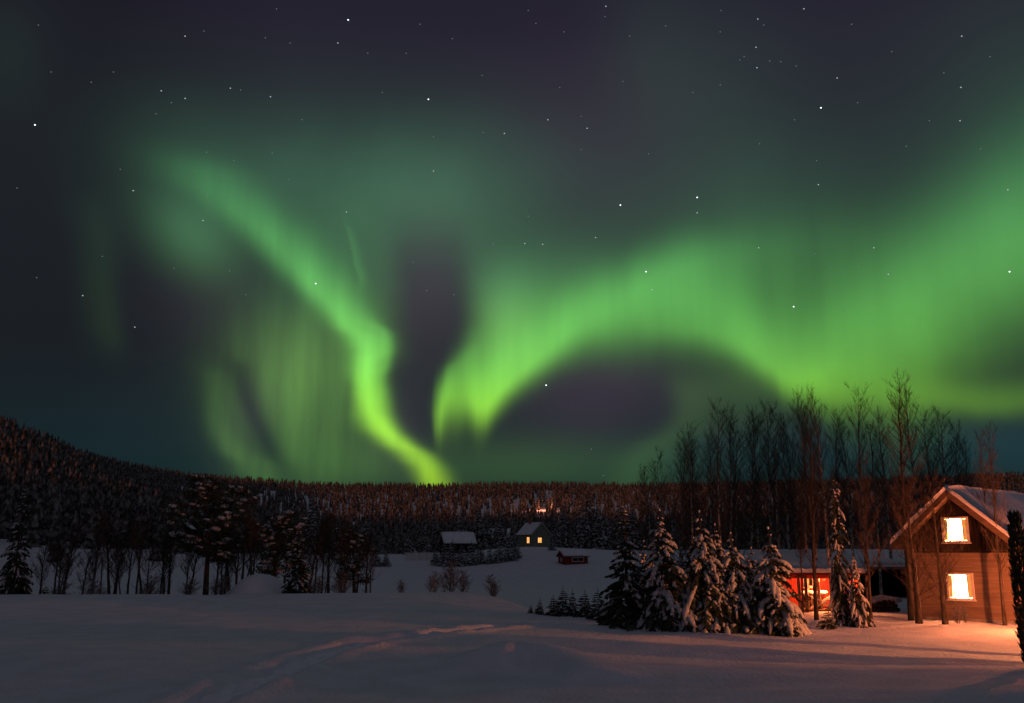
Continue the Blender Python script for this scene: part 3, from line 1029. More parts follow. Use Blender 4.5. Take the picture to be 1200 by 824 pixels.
def far_forest():
    g = np.random.RandomState(7)

    def scatter(n, r0, r1, p0, p1, s=1.0, keep=None):
        r = np.sqrt(g.uniform(r0 * r0, r1 * r1, n))
        px = g.uniform(p0, p1, n)
        a = np.arctan((px - 600) / 1100.0)
        x, y = r * np.sin(a), r * np.cos(a)
        if keep is not None:
            k = keep(px, r)
            x, y, r = x[k], y[k], r[k]
        z = gz(x, y)
        return [(x[i], y[i], z[i], s) for i in range(len(x))]
    # the high ridge across the lake
    pos = scatter(13000, 560, 1330, -260, 1460)
    o = forest_mesh(pos, 11, 6, 11.5, 'ridge_forest')
    tag(o, 'dark spruce forest covering the long far ridge under the aurora', 'forest', kind='stuff')
    # the steeper hill at the left
    pos = scatter(4300, 236, 560, -260, 330, keep=lambda px, r: g.rand(len(px)) < np.clip((r - 255) / 90, 0.05, 1))
    o = forest_mesh(pos, 12, 9, 17, 'hillside_forest')
    tag(o, 'snow dusted spruce forest on the steep hill at the left, its top lit ember red', 'forest', kind='stuff')
    # the lower slopes behind the far houses
    pos = scatter(3600, 290, 600, 300, 1500, keep=lambda px, r: ~((np.abs(px - 625) < 40) & (r < 330)))
    o = forest_mesh(pos, 13, 6, 12, 'valley_forest')
    tag(o, 'dark conifer wood on the lower slope behind the far houses', 'forest', kind='stuff')


# ------------------------------------------------------------------ buildings
def prism(mb, poly, y0, y1, mi=0):
    """outline poly [(x, z)] swept from y0 to y1"""
    n = len(poly)
    vs_ = [(x, y0, z) for x, z in poly] + [(x, y1, z) for x, z in poly]
    fs = [tuple(range(n)), tuple(range(2 * n - 1, n - 1, -1))]
    fs += [(i, i + n, (i + 1) % n + n, (i + 1) % n) for i in range(n)]
    mb.add(vs_, fs, mi)


def sub_empty(name, parent):
    o = empty(name)
    o.parent = parent
    return o


def snow_slab(mb, x0, z0, x1, z1, y0, y1, th, seed, nx=12, ny=16):
    """a pillowy snow layer on a roof plane running from (x0,z0) at the eave to (x1,z1) at the ridge"""
    g = random.Random(seed)
    top, bot = [], []
    L = math.hypot(x1 - x0, z1 - z0)
    nxv, nzv = -(z1 - z0) / L, (x1 - x0) / L
    if nzv < 0:
        nxv, nzv = -nxv, -nzv
    for i in range(nx + 1):
        for j in range(ny + 1):
            u, v = i / nx, j / ny
            e = min(1, u * nx / 1.1 + .15) * min(1, min(v, 1 - v) * ny / 1.2 + .25)
            h = th * (e ** .5) * (1 + g.uniform(-.10, .10) + .22 * float(vnoise(u * 4 + seed, v * 5)))
            x, z = x0 + (x1 - x0) * u, z0 + (z1 - z0) * u
            y = y0 + (y1 - y0) * v
            top.append((x + nxv * h, y, z + nzv * h))
            bot.append((x + nxv * .003, y, z + nzv * .003))
    N = len(top)
    fs = []
    I = lambda i, j: i * (ny + 1) + j
    for i in range(nx):
        for j in range(ny):
            fs.append((I(i, j), I(i + 1, j), I(i + 1, j + 1), I(i, j + 1)))
    rim = [I(i, 0) for i in range(nx + 1)] + [I(nx, j) for j in range(1, ny + 1)] + [I(i, ny) for i in range(nx - 1, -1, -1)] + [I(0, j) for j in range(ny - 1, 0, -1)]
    for k in range(len(rim)):
        a, b = rim[k], rim[(k + 1) % len(rim)]
        fs.append((a, b, b + N, a + N))
    mb.add(top + bot, fs)


def window(parent, x, z, w, h, yf, frame_m, pane_m, curtain=True, mull=1, sep=0.0):
    """a window on a wall that faces -y at depth yf; frame > pane, curtain"""
    fr = MB()
    t = .09
    for s in (-1, 1):
        fr.box((x + s * (w / 2 + t / 2), yf - .03, z), (t, .12, h + 2 * t))
        fr.box((x, yf - .028, z + s * (h / 2 + t / 2)), (w, .116, t))
    fr.box((x, yf - .07, z - h / 2 - t - .02), (w + .3, .2, .04))
    for k in ((-.27, .33) if mull == 2 else (0,)):
        fr.box((x + w * k + sep, yf - .03, z), (.05, .06, h))
    f = fr.build('window', frame_m, parent)
    p = MB()
    p.box((x, yf - .004, z), (w, .012, h))
    p.build('pane', pane_m, f)
    if curtain:
        for s in (-1, 1):
            c = MB()
            g = random.Random(int(x * 100 + z * 10 + s))
            n = 7
            cw = w * .17
            xs = [x + s * (w / 2 - cw) + s * cw * k / n for k in range(n + 1)]
            vs_ = []
            for k, xx in enumerate(xs):
                yy = yf - .022 - .012 * (k % 2)
                pull = 1 if k < n - 1 else 1
                vs_ += [(xx, yy, z + h / 2 - .01), (xx + s * .04 * g.random(), yy, z - h / 2 + .02)]
            c.add(vs_, [(2 * k, 2 * k + 1, 2 * k + 3, 2 * k + 2) for k in range(n)])
            c.build('curtain', M['curtain'], f)
    return f


def main_house():
    base = on_snow(1132, 728)
    print('house base', base[:], project(base))
    rz = -math.atan2(.72, .694)      # ridge runs away to the right
    root = empty('gabled_house', (base.x, base.y, base.z), rz, 'two storey house with two bright windows, tan boarded wall, dark gable and snowy roof', 'house')
    W, L, eave, pitch = 4.8, 10.0, 3.5, math.radians(41)
    g0 = 3.2
    hw = W / 2
    rise = hw * math.tan(pitch)
    apex = eave + rise
    # lower storey: a core with lapped planks on the faces in view
    mb = MB()
    mb.box((0, L / 2, g0 / 2 - .4), (W - .08, L - .08, g0 + .8))
    pl = .17
    z = 0.1
    while z < g0 - .14:
        for (a, b) in (((-hw, 0), (hw, 0)),):
            mb.add([(a[0], -.012, z), (b[0], -.012, z), (b[0], .012, z + pl), (a[0], .012, z + pl), (a[0], .06, z), (b[0], .06, z), (b[0], .06, z + pl), (a[0], .06, z + pl)],
                   [(0, 1, 2, 3), (4, 7, 6, 5), (0, 4, 5, 1), (3, 2, 6, 7), (0, 3, 7, 4), (1, 5, 6, 2)])
        for s in (-1, 1):
            mb.add([(s * (hw + .012), .02, z), (s * (hw + .012), L, z), (s * (hw - .012), L, z + pl), (s * (hw - .012), .02, z + pl), (s * (hw - .06), .02, z), (s * (hw - .06), L, z), (s * (hw - .06), L, z + pl), (s * (hw - .06), .02, z + pl)],
                   [(0, 1, 2, 3), (4, 7, 6, 5), (0, 4, 5, 1), (3, 2, 6, 7), (0, 3, 7, 4), (1, 5, 6, 2)])
        z += pl
    mb.build('wall', M['plank'], root)
    f = MB()
    f.box((0, L / 2, -.3), (W + .06, L + .06, .8))
    f.build('foundation', M['concrete'], root)
    for s in (-1, 1):
        cb = MB()
        cb.box((s * (hw + .01), -.0, g0 / 2 + .02), (.13, .13, g0 - .1))
        cb.build('corner_board', M['plank'], root)
    # gable of dark upright boards, standing a little proud
    gb = MB()
    prism(gb, [(-hw, g0 - .02), (hw, g0 - .02), (hw, eave - .02), (0, apex - .03), (-hw, eave - .02)], -.06, L)
    x = -hw + .02
    while x < hw - .1:
        zt0, zt1 = eave + (hw - abs(x)) * math.tan(pitch) - .06, eave + (hw - abs(x + .13)) * math.tan(pitch) - .06
        zt = min(zt0, zt1)
        if zt > eave + .05:
            gb.box((x + .065, -.085, (g0 - .1 + zt) / 2), (.12, .05, zt - g0 + .1))
        x += .15
    gb.box((0, -.1, g0 - .16), (W + .04, .1, .1))
    gb.build('gable', M['dark_board'], root)
    # roof with wide overhangs
    oh, fo, th = .34, .8, .16
    rf = MB()
    sf = MB()
    for s in (-1, 1):
        xe, ze = s * (hw + oh), eave - oh * math.tan(pitch)
        nx_, nz_ = s * math.sin(pitch), math.cos(pitch)
        poly = [(0, apex + .01), (xe, ze), (xe + nx_ * th, ze + nz_ * th), (0, apex + th / math.cos(pitch) + .01)]
        prism(rf, poly if s < 0 else poly[::-1], -fo, L + .4)
        # pale soffit boards and barge board under and along the front overhang
        d = .025
        poly = [(s * .02, apex - d * 1.4), (xe - s * .02, ze - d * 1.2), (xe - s * .02, ze - .004), (s * .02, apex - .006)]
        prism(sf, poly if s < 0 else poly[::-1], -fo + .02, -.09)
        a, b = Vector((s * .01, -fo - .022, apex + .05)), Vector((xe, -fo - .022, ze + .05))
        dv = (b - a).normalized()
        q = Matrix((dv, Vector((0, 1, 0)), dv.cross(Vector((0, 1, 0))))).transposed()
        sf.box((a + b) / 2, ((b - a).length, .04, .24), mtx=q)
    r = rf.build('roof', M['timber'], root)
    sf.build('barge_board', M['soffit'], root)
    sn = MB()
    for s in (-1, 1):
        xe, ze = s * (hw + oh + .05), eave - (oh + .05) * math.tan(pitch) + th / math.cos(pitch)
        snow_slab(sn, xe, ze, -s * .0, apex + th / math.cos(pitch) + .012, -fo - .05, L + .45, .34, 5 + s)
    sn.build('roof_snow', M['snow_roof'], r, True)
    window(root, -.08, 1.5, 1.0, 1.02, -.012, M['white_wood'], M['pane'], mull=2)
    window(root, -.02, 4.02, 1.0, .98, -.11, M['white_wood'], M['pane'], mull=2)
    return root


def red_shed():
    b = on_snow(954, 717)
    print('shed base', b[:])
    root = empty('red_shed', (b.x, b.y, b.z + .05), math.radians(-6), 'red open fronted shed lit from inside, snow on its roof, behind the slender snowy spruce', 'shed')
    W, D, h0, h1 = 4.6, 3.0, 1.78, 2.6
    w = MB()
    g = random.Random(4)
    # back and side walls of upright boards
    for (p, q, hh) in (((-W / 2, D), (W / 2, D), 2.35), ((W / 2, 0), (W / 2, D), 1.85), ((-W / 2, D), (-W / 2, 0), 1.85)):
        n = max(int(math.hypot(q[0] - p[0], q[1] - p[1]) / .16), 1)
        for i in range(n):
            t = (i + .5) / n
            x, y = p[0] + (q[0] - p[0]) * t, p[1] + (q[1] - p[1]) * t
            w.box((x, y, hh / 2 - .15), (.155 if p[1] == q[1] else .03, .03 if p[1] == q[1] else .155, hh + .3 + g.uniform(-.01, .01)))
    w.box((0, -.02, 1.70), (W + .1, .07, .2))
    w.build('wall', M['red_board'], root)
    ps = MB()
    for x in (-2.3, -.7, -.35, 1.2, 2.3):
        q = MB()
        q.box((x, -.1, .75), (.13, .13, 1.9))
        q.build('post', M['timber'], root)
    fl = MB()
    fl.box((.6, D / 2, -.03), (W - .7, D - .3, .14))
    fl.build('floor', M['timber'], root)
    r = MB()
    r.add([(-W / 2 - .4, -.55, h0), (W / 2 + .4, -.55, h0), (W / 2 + .4, D + .6, h1), (-W / 2 - .4, D + .6, h1),
           (-W / 2 - .4, -.55, h0 + .12), (W / 2 + .4, -.55, h0 + .12), (W / 2 + .4, D + .6, h1 + .12), (-W / 2 - .4, D + .6, h1 + .12)],
          [(0, 3, 2, 1), (4, 5, 6, 7), (0, 1, 5, 4), (1, 2, 6, 5), (2, 3, 7, 6), (3, 0, 4, 7)])
    rr = r.build('roof', M['red_dark'], root)
    s = MB()
    nx, ny = 30, 10
    top = []
    gg = random.Random(9)
    for i in range(nx + 1):
        for j in range(ny + 1):
            u, v = i / nx, j / ny
            e = min(1, min(u, 1 - u) * nx / 1.3 + .2) * min(1, v * ny / 1.0 + .35)
            top.append((-W / 2 - .42 + (W + .84) * u, -.6 + (D + 1.2) * v, h0 + .123 + (h1 - h0) * v * 1.0 - .01 + .34 * e ** .5 * (1 + gg.uniform(-.08, .08) + .2 * float(vnoise(u * 6, v * 3, 3)))))
    bot = [(x, y, h0 + .124 + (h1 - h0) * ((y + .55) / (D + 1.15))) for x, y, z in top]
    N = len(top)
    I = lambda i, j: i * (ny + 1) + j
    fs = [(I(i, j), I(i + 1, j), I(i + 1, j + 1), I(i, j + 1)) for i in range(nx) for j in range(ny)]
    rim = [I(i, 0) for i in range(nx + 1)] + [I(nx, j) for j in range(1, ny + 1)] + [I(i, ny) for i in range(nx - 1, -1, -1)] + [I(0, j) for j in range(ny - 1, 0, -1)]
    fs += [(rim[k], rim[(k + 1) % len(rim)], rim[(k + 1) % len(rim)] + N, rim[k] + N) for k in range(len(rim))]
    s.add(top + bot, fs)
    s.build('roof_snow', M['snow_roof'], rr, True)
    window(root, .5, 1.35, .58, .42, D - .03, M['white_wood'], M['dark_gap'], curtain=False, mull=1, sep=.12)
    # lamp under the eave
    lp = empty('shed_lamp', (0, 0, 0), 0, 'small glowing lamp fixed under the eave inside the red shed', 'lamp')
    lp.location = root.matrix_basis @ Vector((.75, .9, 1.72))
    m = MB(); m.tube([(0, 0, .16), (0, 0, .05), (0, 0, .02)], [.03, .05, .12], 12); m.build('lamp_shade', M['metal'], lp)
    m = MB(); m.lump((0, 0, -.02), (.06, 0, 0), (0, .06, 0), (0, 0, .06), random.Random(1), 10, 6, 0); m.build('bulb', M['bulb'], lp, True)
    ld = bpy.data.lights.new('shed_lamp_light', 'POINT')
    ld.energy = 800; ld.color = (1, .25, .07); ld.shadow_soft_size = .07
    lo = bpy.data.objects.new('shed_lamp_light', ld); COL.objects.link(lo)
    lo.parent = lp; lo.location = (0, 0, -.12)
    # what stands in the light: a tarp-covered stack and two crossed-leg sawhorses
    Wp = lambda x, y, z: root.matrix_basis @ Vector((x, y, z))
    st = empty('covered_stack', Wp(.35, 1.5, .05), root.rotation_euler.z, 'bright white tarp over a low stack in the lit red shed', 'firewood stack')
    m = MB(); gg = random.Random(3)
    for r_ in range(4):
        for c in range(6):
            m.tube([(-.5 + c * .17, -.25, .09 + r_ * .15), (-.5 + c * .17 + gg.uniform(-.02, .02), .3, .09 + r_ * .15)], [.075, .075], 7)
    m.build('log', M['timber'], st)
    m = MB()
    for k in range(4):
        m.lump((-.5 + .32 * k, .02, .74 + (.03 if k % 2 else 0)), (.30, 0, 0), (0, .40, 0), (0, 0, .14), gg, 10, 6, .10)
    m.build('tarp', M['tarp'], st, True)
    for (x, y, s_, lab) in ((.6, .75, 1.0, 'pale crossed leg sawhorse standing in the lamplight before the white covered stack'), (1.8, .55, .95, 'pale crossed leg sawhorse at the right end of the shed, behind the snowy spruce')):
        sh = empty('sawhorse', Wp(x, y, .05), root.rotation_euler.z + .08, lab, 'sawhorse')
        for yy in (-.25, .25):
            m = MB(); m.beam((-.55 * s_, yy, .02), (.5 * s_, yy, .62 * s_), .05, .08); m.build('leg', M['white_wood'], sh)
            m = MB(); m.beam((.55 * s_, yy + .06, .02), (-.5 * s_, yy + .06, .62 * s_), .05, .08); m.build('leg', M['white_wood'], sh)
        m = MB(); m.beam((-.02, -.3, .33), (-.02, .38, .33), .07, .07); m.build('rail', M['white_wood'], sh)
    return root


def small_carport():
    b = on_snow(1048, 711)
    root = empty('dark_carport', (b.x + .6, b.y + 6.0, b.z), math.radians(-8), 'low dark carport with thick snow on its flat roof, left of the gabled house', 'carport')
    W, D, h = 5.6, 4.5, 2.0
    m = MB()
    m.box((0, D, h / 2 - .1), (W, .1, h + .2)); m.box((-W / 2, D / 2, h / 2 - .1), (.1, D - .12, h + .2)); m.box((W / 2, D / 2, h / 2 - .1), (.1, D - .12, h + .2))
    m.build('wall', M['dark_board'], root)
    for x in (-W / 2 + .06, 0, W / 2 - .06):
        m = MB(); m.box((x, -.1, h / 2 - .05), (.14, .14, h + .1)); m.build('post', M['timber'], root)
    m = MB(); m.box((0, D / 2 - .1, h + .1), (W + .7, D + 1.0, .18)); r = m.build('roof', M['timber'], root)
    m = MB()
    snow_slab(m, -W / 2 - .36, h + .195, W / 2 + .36, h + .2, -.62, D + .42, .42, 3, 14, 12)
    m.build('roof_snow', M['snow_roof'], r, True)
    return root


def snowy_woodpile():
    b = on_snow(1051, 719)
    root = empty('firewood_pile', (b.x, b.y + 1.6, b.z), .1, 'snow capped log pile in front of the dark carport', 'firewood')
    m = MB(); g = random.Random(2)
    for r in range(3):
        for c in range(7 - r):
            x = -.75 + c * .22 + r * .11
            m.tube([(x, -.4, .1 + r * .2), (x + g.uniform(-.03, .03), .4, .1 + r * .2)], [.1, .1], 8)
    m.build('log', M['bark'], root)
    m = MB()
    for k in range(5):
        m.lump((-.62 + .3 * k, 0, .66 - .05 * abs(k - 2)), (.3, 0, 0), (0, .5, 0), (0, 0, .16), g, 10, 6, .1)
    m.build('snow_cap', M['snow_bough'], root, True)


def far_house(name, loc, rz, W, L, eave, rise, wall_m, label, cat, wins=(), chimney=None, snow_t=.35, gable_m=None, oh=.5):
    """a plain far house: gable to -y, ridge along y; wins = (face, along, z, w, h, material)"""
    root = empty(name, loc, rz, label, cat)
    hw = W / 2
    m = MB()
    prism(m, [(-hw, -1.2), (hw, -1.2), (hw, eave), (0, eave + rise - .02), (-hw, eave)], 0, L)
    m.build('wall', wall_m, root)
    r = MB()
    s_ = MB()
    pt = math.atan2(rise, hw)
    for s in (-1, 1):
        xe, ze = s * (hw + oh), eave - oh * math.tan(pt)
        poly = [(0, eave + rise), (xe, ze), (xe, ze + .16), (0, eave + rise + .16)]
        prism(r, poly if s < 0 else poly[::-1], -oh, L + oh)
        snow_slab(s_, xe * 1.01, ze + .165, 0, eave + rise + .17, -oh - .03, L + oh + .03, snow_t, 4 + s, 6, 8)
    rf = r.build('roof', M['red_dark'] if wall_m in (M['red_board'], M['red_dark']) else M['timber'], root)
    s_.build('roof_snow', M['snow_roof'], rf, True)
    if chimney:
        m = MB(); m.box((chimney[0], chimney[1], eave + rise + .35), (.7, .7, 1.7)); m.build('chimney', M['brick'], rf)
    for (face, al, z, w, h, pm) in wins:
        fr, p = MB(), MB()
        t = .12
        if face == 'gable':
            C = lambda a, zz, o: (a, -o, zz)
            Dm = lambda a, zz, th: (a, th, zz)
        elif face == 'right':
            C = lambda a, zz, o: (hw + o, a, zz)
            Dm = lambda a, zz, th: (th, a, zz)
        else:
            C = lambda a, zz, o: (-hw - o, a, zz)
            Dm = lambda a, zz, th: (th, a, zz)
        for s in (-1, 1):
            fr.box(C(al + s * (w / 2 + t / 2), z, .04), Dm(t, h + 2 * t, .1))
            fr.box(C(al, z + s * (h / 2 + t / 2), .038), Dm(w, t, .096))
        fr.box(C(al, z, .035), Dm(.07, h, .06))
        f = fr.build('window', M['white_wood'], root)
        p.box(C(al, z, .012), Dm(w, h, .02))
        p.build('pane', pm, f)
    return root


def far_buildings():
    dark = M['dark_gap']
    b = on_snow(634, 641)
    print('far house', b[:])
    k = b.y / 1100.0
    far_house('village_house', b, math.radians(40), 28 * k, 25 * k, 14 * k, 12.5 * k, M['grey_green'],
              'far grey house with two small lit windows in the clearing across the lake', 'house',
              wins=(('gable', -2 * k, 7.5 * k, 5.5 * k, 5.5 * k, M['far_pane']), ('side', 6 * k, 7.5 * k, 4.2 * k, 6.5 * k, M['far_pane'])), chimney=(-2 * k, 16 * k), oh=1.2 * k, snow_t=1.2 * k)
    b = on_snow(658, 661)
    k = b.y / 1100.0
    far_house('red_cabin', b, math.radians(-66), 16 * k, 30 * k, 9 * k, 5.0 * k, M['red_dark'],
              'small far red cabin under snow, right of the far grey house', 'cabin',
              wins=(('right', 17 * k, 4.8 * k, 14 * k, 3.6 * k, M['dark_gap']), ('gable', 0, 4.6 * k, 2.4 * k, 3 * k, M['dark_gap'])), oh=2.0 * k, snow_t=1.6 * k)
    b = on_snow(518, 650)
    k = b.y / 1100.0
    far_house('long_barn', b, math.radians(-72), 24 * k, 36 * k, 13 * k, 11 * k, M['dark_board'],
              'long dark barn under snow, left of the far grey house behind the hedge', 'barn', oh=1.5 * k, snow_t=1.3 * k)
    b = on_snow(556, 645) + Vector((0, 8, .5))
    k = b.y / 1100.0
    far_house('low_outbuilding', b, math.radians(-76), 22 * k, 44 * k, 13 * k, 9 * k, M['dark_board'],
              'low dark outbuilding with a snowy roof between the long barn and the far grey house', 'outbuilding', oh=1.4 * k, snow_t=1.2 * k)
    # left shore
    b = ground(203, 250)
    k = b.y / 1100.0
    b.z = at(203, 634, b.y).z
    far_house('hillside_house', (b.x, b.y, b.z), math.radians(10), 34 * k, 34 * k, 14 * k, 12 * k, M['dark_board'],
              'dark house under the left hill with one small red window, behind the broad pine', 'house',
              wins=(('gable', 3 * k, 13 * k, 3.4 * k, 4.6 * k, M['far_red']),), chimney=(2 * k, 12 * k), oh=1.4 * k)
    b = ground(136, 300)
    k = b.y / 1100.0
    b.z = at(136, 630, b.y).z
    far_house('hillside_cabin', (b.x, b.y, b.z), math.radians(68), 20 * k, 30 * k, 8 * k, 6 * k, M['dark_board'],
              'dark cabin with a pale snowy roof among bare trees under the left hill', 'cabin', oh=1.3 * k, snow_t=1.3 * k)
    b = ground(88, 305)
    b.z = at(88, 628, b.y).z
    far_house('garden_shed', (b.x, b.y, b.z), math.radians(50), 15 * k, 22 * k, 7 * k, 5 * k, M['timber'],
              'little dark shed under snow left of the dark cabin on the left shore', 'shed', oh=1.1 * k, snow_t=1.2 * k)


def street_lamp(px, Y, h, power, color, label, aim=None):
    b = ground(px, Y)
    root = empty('street_lamp', b, 0, label, 'street lamp')
    m = MB(); m.tube([(0, 0, -.5), (0, 0, h * .5), (0, 0, h)], [.09, .075, .06], 8); m.tube([(0, 0, h - .05), (0, .7, h + .12)], [.05, .04], 6); m.build('pole', M['metal'], root)
    m = MB(); m.box((0, .95, h + .14), (.26, .62, .12)); m.build('lamp_head', M['metal'], root)
    m = MB(); m.box((0, .97, h + .065), (.2, .46, .026)); m.build('diffuser', M['bulb'], root)
    ld = bpy.data.lights.new('street_lamp_light', 'POINT')
    ld.energy = power; ld.color = color; ld.shadow_soft_size = .15
    lo = bpy.data.objects.new('street_lamp_light', ld); COL.objects.link(lo)
    lo.parent = root; lo.location = (0, .97, h - .12)
    return root


# ------------------------------------------------------------------ put it together
G = random.Random(77)
main_house()
red_shed()
small_carport()
snowy_woodpile()
far_buildings()
tree_protos()
far_forest()

# lamps: the far one that lights the ridge trees, and the yard lamp off to the right that lights the house front
street_lamp(636, 690, 7.0, 9000, (1, .30, .15), 'far street lamp among the lit pink trees above the grey house')
yl = Vector((24.0, 24.0, 0)); yl.z = float(gz(yl.x, yl.y))
aim = Vector((math.cos(math.radians(140)), math.sin(math.radians(140)), -.06)).normalized()
root = empty('yard_floodlight', yl, 0, 'yard floodlight on a post at the right of the snowy yard', 'floodlight')
m = MB(); m.tube([(0, 0, -.4), (0, 0, 2.7)], [.06, .05], 10); m.build('post', M['timber'], root)
q = aim.to_track_quat('Y', 'Z').to_matrix()
m = MB(); m.box((0, 0, 2.75), (.34, .16, .26), mtx=q); m.build('lamp_housing', M['metal'], root)
m = MB(); m.box(Vector((0, 0, 2.75)) + aim * .088, (.28, .015, .2), mtx=q); m.build('diffuser', M['bulb'], root)
ld = bpy.data.lights.new('yard_floodlight_beam', 'SPOT')
ld.energy = 10500; ld.color = (1, .27, .075); ld.shadow_soft_size = .05
ld.spot_size = math.radians(68); ld.spot_blend = .9
lo = bpy.data.objects.new('yard_floodlight_beam', ld); COL.objects.link(lo)
lo.parent = root; lo.location = Vector((0, 0, 2.75)) + aim * .22
lo.rotation_euler = (-aim).to_track_quat('Z', 'Y').to_euler()


# a porch lamp on a post just outside the right edge, close to the house front
pl_ = Vector((21.6, 37.0, float(gz(21.6, 37.0))))
root = empty('porch_lamp', pl_, 0, 'porch lamp on a short post before the right corner of the gabled house', 'lamp')
m = MB(); m.tube([(0, 0, -.4), (0, 0, 1.9)], [.05, .045], 10); m.build('post', M['timber'], root)
m = MB(); m.tube([(0, 0, 2.32), (0, 0, 2.26), (0, 0, 2.2)], [.03, .13, .15], 12); m.build('lamp_shade', M['metal'], root)
m = MB(); m.lump((0, 0, 2.12), (.07, 0, 0), (0, .07, 0), (0, 0, .07), random.Random(1), 12, 8, 0); m.build('bulb', M['bulb'], root, True)
ld = bpy.data.lights.new('porch_lamp_light', 'POINT')
ld.energy = 3000; ld.color = (1, .21, .065); ld.shadow_soft_size = .08
lo = bpy.data.objects.new('porch_lamp_light', ld); COL.objects.link(lo)
lo.parent = root; lo.location = (0, 0, 2.0)


ORD = ['first', 'second', 'third', 'fourth', 'fifth', 'sixth', 'seventh', 'eighth', 'ninth', 'tenth', 'eleventh', 'twelfth', 'thirteenth', 'fourteenth',
       'fifteenth', 'sixteenth', 'seventeenth', 'eighteenth', 'nineteenth', 'twentieth', 'twenty-first', 'twenty-second', 'twenty-third', 'twenty-fourth', 'twenty-fifth', 'twenty-sixth',
       'twenty-seventh', 'twenty-eighth', 'twenty-ninth', 'thirtieth', 'thirty-first', 'thirty-second', 'thirty-third', 'thirty-fourth', 'thirty-fifth', 'thirty-sixth', 'thirty-seventh', 'thirty-eighth']


def tall(loc, py_top):
    """height of a thing standing at loc whose top is at picture row py_top"""
    px = project(loc)[0]
    return at(px, py_top, loc.y).z - loc.z


def base_h(key):
    return max(v.co.z for nm, me in PROTO[key] for v in me.vertices)


BH = {k: base_h(k) for k in PROTO}


def put_tree(key, name, loc, py_top, label, cat, group=None, wide=1.0):
    h = tall(loc, py_top)
    s = h / BH[key]
    return grow(key, name, loc, G.uniform(0, 6.28), (s * wide, s * wide, s), label, cat, group)


# ---- snow-laden spruces in front of the shed
for key, px, py, top, wide, label in [
    ('slim0', 735, 733, 583, 1.2, 'dark spruce at the left end of the front cluster beside the young spruces'),
    ('laden0', 778, 736, 594, 1.05, 'tall snowy spruce, second from the left in the front cluster'),
    ('laden2', 826, 737, 596, 1.05, 'tallest snow laden spruce in the middle of the front cluster'),
    ('laden1', 802, 733, 640, 1.4, 'broad low snow laden spruce between the two tall ones of the front cluster'),
    ('laden2', 862, 736, 622, 1.2, 'bushy snow laden spruce left of the foremost snowy one'),
    ('laden0', 842, 727, 612, 1.0, 'dark half hidden spruce behind the bushy one of the front cluster'),
    ('laden1', 792, 735, 652, 1.45, 'low drooping spruce filling the front left of the cluster'),
    ('laden0', 846, 738, 656, 1.4, 'low drooping spruce in front of the bushy one'),
    ('laden2', 880, 738, 650, 1.3, 'low drooping spruce at the left foot of the foremost one'),
    ('laden1', 884, 730, 640, 1.2, 'low spruce half hidden behind the foremost snow bowed one'),
    ('laden0', 816, 728, 628, 1.1, 'half hidden spruce right behind the tallest laden one'),
    ('laden1', 757, 729, 632, 1.1, 'low spruce filling the gap beside the dark one at the cluster end'),
    ('laden1', 908, 742, 616, 1.15, 'foremost spruce bowed under thick snow, left of the red shed'),
]:
    p = on_snow(px, py)
    put_tree(key, 'spruce', p, top, label, 'spruce', 'snowy spruces in front of the shed', wide)
for px, py, top, wide, label in [
    (988, 733, 546, .6, 'slender ragged snowy spruce standing right in front of the red shed'),
]:
    put_tree('slim1', 'spruce', on_snow(px, py), top, label, 'spruce', None, wide)
for key, px, py, top, wide, label in [
    ('laden0', 1006, 735, 645, .62, 'low snow covered spruce at the foot of the slender one'),
    ('young1', 972, 737, 708, 1.2, 'little snowy spruce left of the slender one before the lit shed'),
]:
    put_tree(key, 'small_spruce', on_snow(px, py), top, label, 'spruce', None, wide)

# ---- young spruces left of the cluster
for i, (px, py, top, label) in enumerate([
    (622, 719, 708, 'tiny leaning spruce at the left tip of the young spruce row'), (633, 720, 699, 'short pointed spruce second from the left of the young spruce row'),
    (649, 721, 696, 'bushy young spruce left of the tallest one in the young row'), (660, 722, 686, 'tallest of the young spruces in the row left of the cluster'),
    (671, 722, 689, 'young spruce just right of the tallest one in the young row'), (686, 723, 690, 'young spruce in the middle gap of the row, thin topped'),
    (701, 726, 688, 'young spruce with a long bare leader, third from the big dark spruce'), (707, 728, 700, 'low spreading spruce, second from the big dark spruce'), (719, 730, 704, 'low young spruce touching the big dark spruce')]):
    put_tree('young%d' % (i % 3), 'young_spruce', on_snow(px, py), top, label, 'spruce', 'young spruces beside the spruce cluster', (1.1, .9, 1.2)[i % 3])

# ---- birches behind the spruces and around the house
birch = [  # px, depth, top row, key, wide
    (783, 62, 520, 'birch0', .85), (798, 60, 502, 'birch1', 1.0), (812, 58, 512, 'birch3', .8), (836, 60, 500, 'birch2', .8), (848, 56, 462, 'birch0', .8), (859, 57, 470, 'birch3', .8), (884, 60, 470, 'birch1', .8),
    (906, 55, 462, 'birch2', .9), (917, 54, 466, 'birch0', .75), (948, 52, 468, 'birch3', .75), (961, 50, 448, 'birch1', .7), (976, 49, 446, 'birch2', .8), (1018, 50, 443, 'birch0', .8),
    (1034, 56, 490, 'birch3', .8), (1090, 62, 448, 'birch3', 1.05), (1102, 66, 470, 'birch0', 1.0), (1128, 70, 486, 'birch1', .95)]
extra = [(768, 64, 540, 'birch2', 1.0), (822, 66, 490, 'birch1', .9), (868, 66, 486, 'birch0', .9), (895, 67, 480, 'birch3', .95), (928, 66, 478, 'birch1', .9), (940, 68, 492, 'birch2', .9), (988, 64, 470, 'birch0', .9), (1004, 68, 480, 'birch2', .9), (1048, 68, 470, 'birch1', .95), (1115, 72, 470, 'birch2', 1.0), (1150, 72, 510, 'birch3', 1.0)]
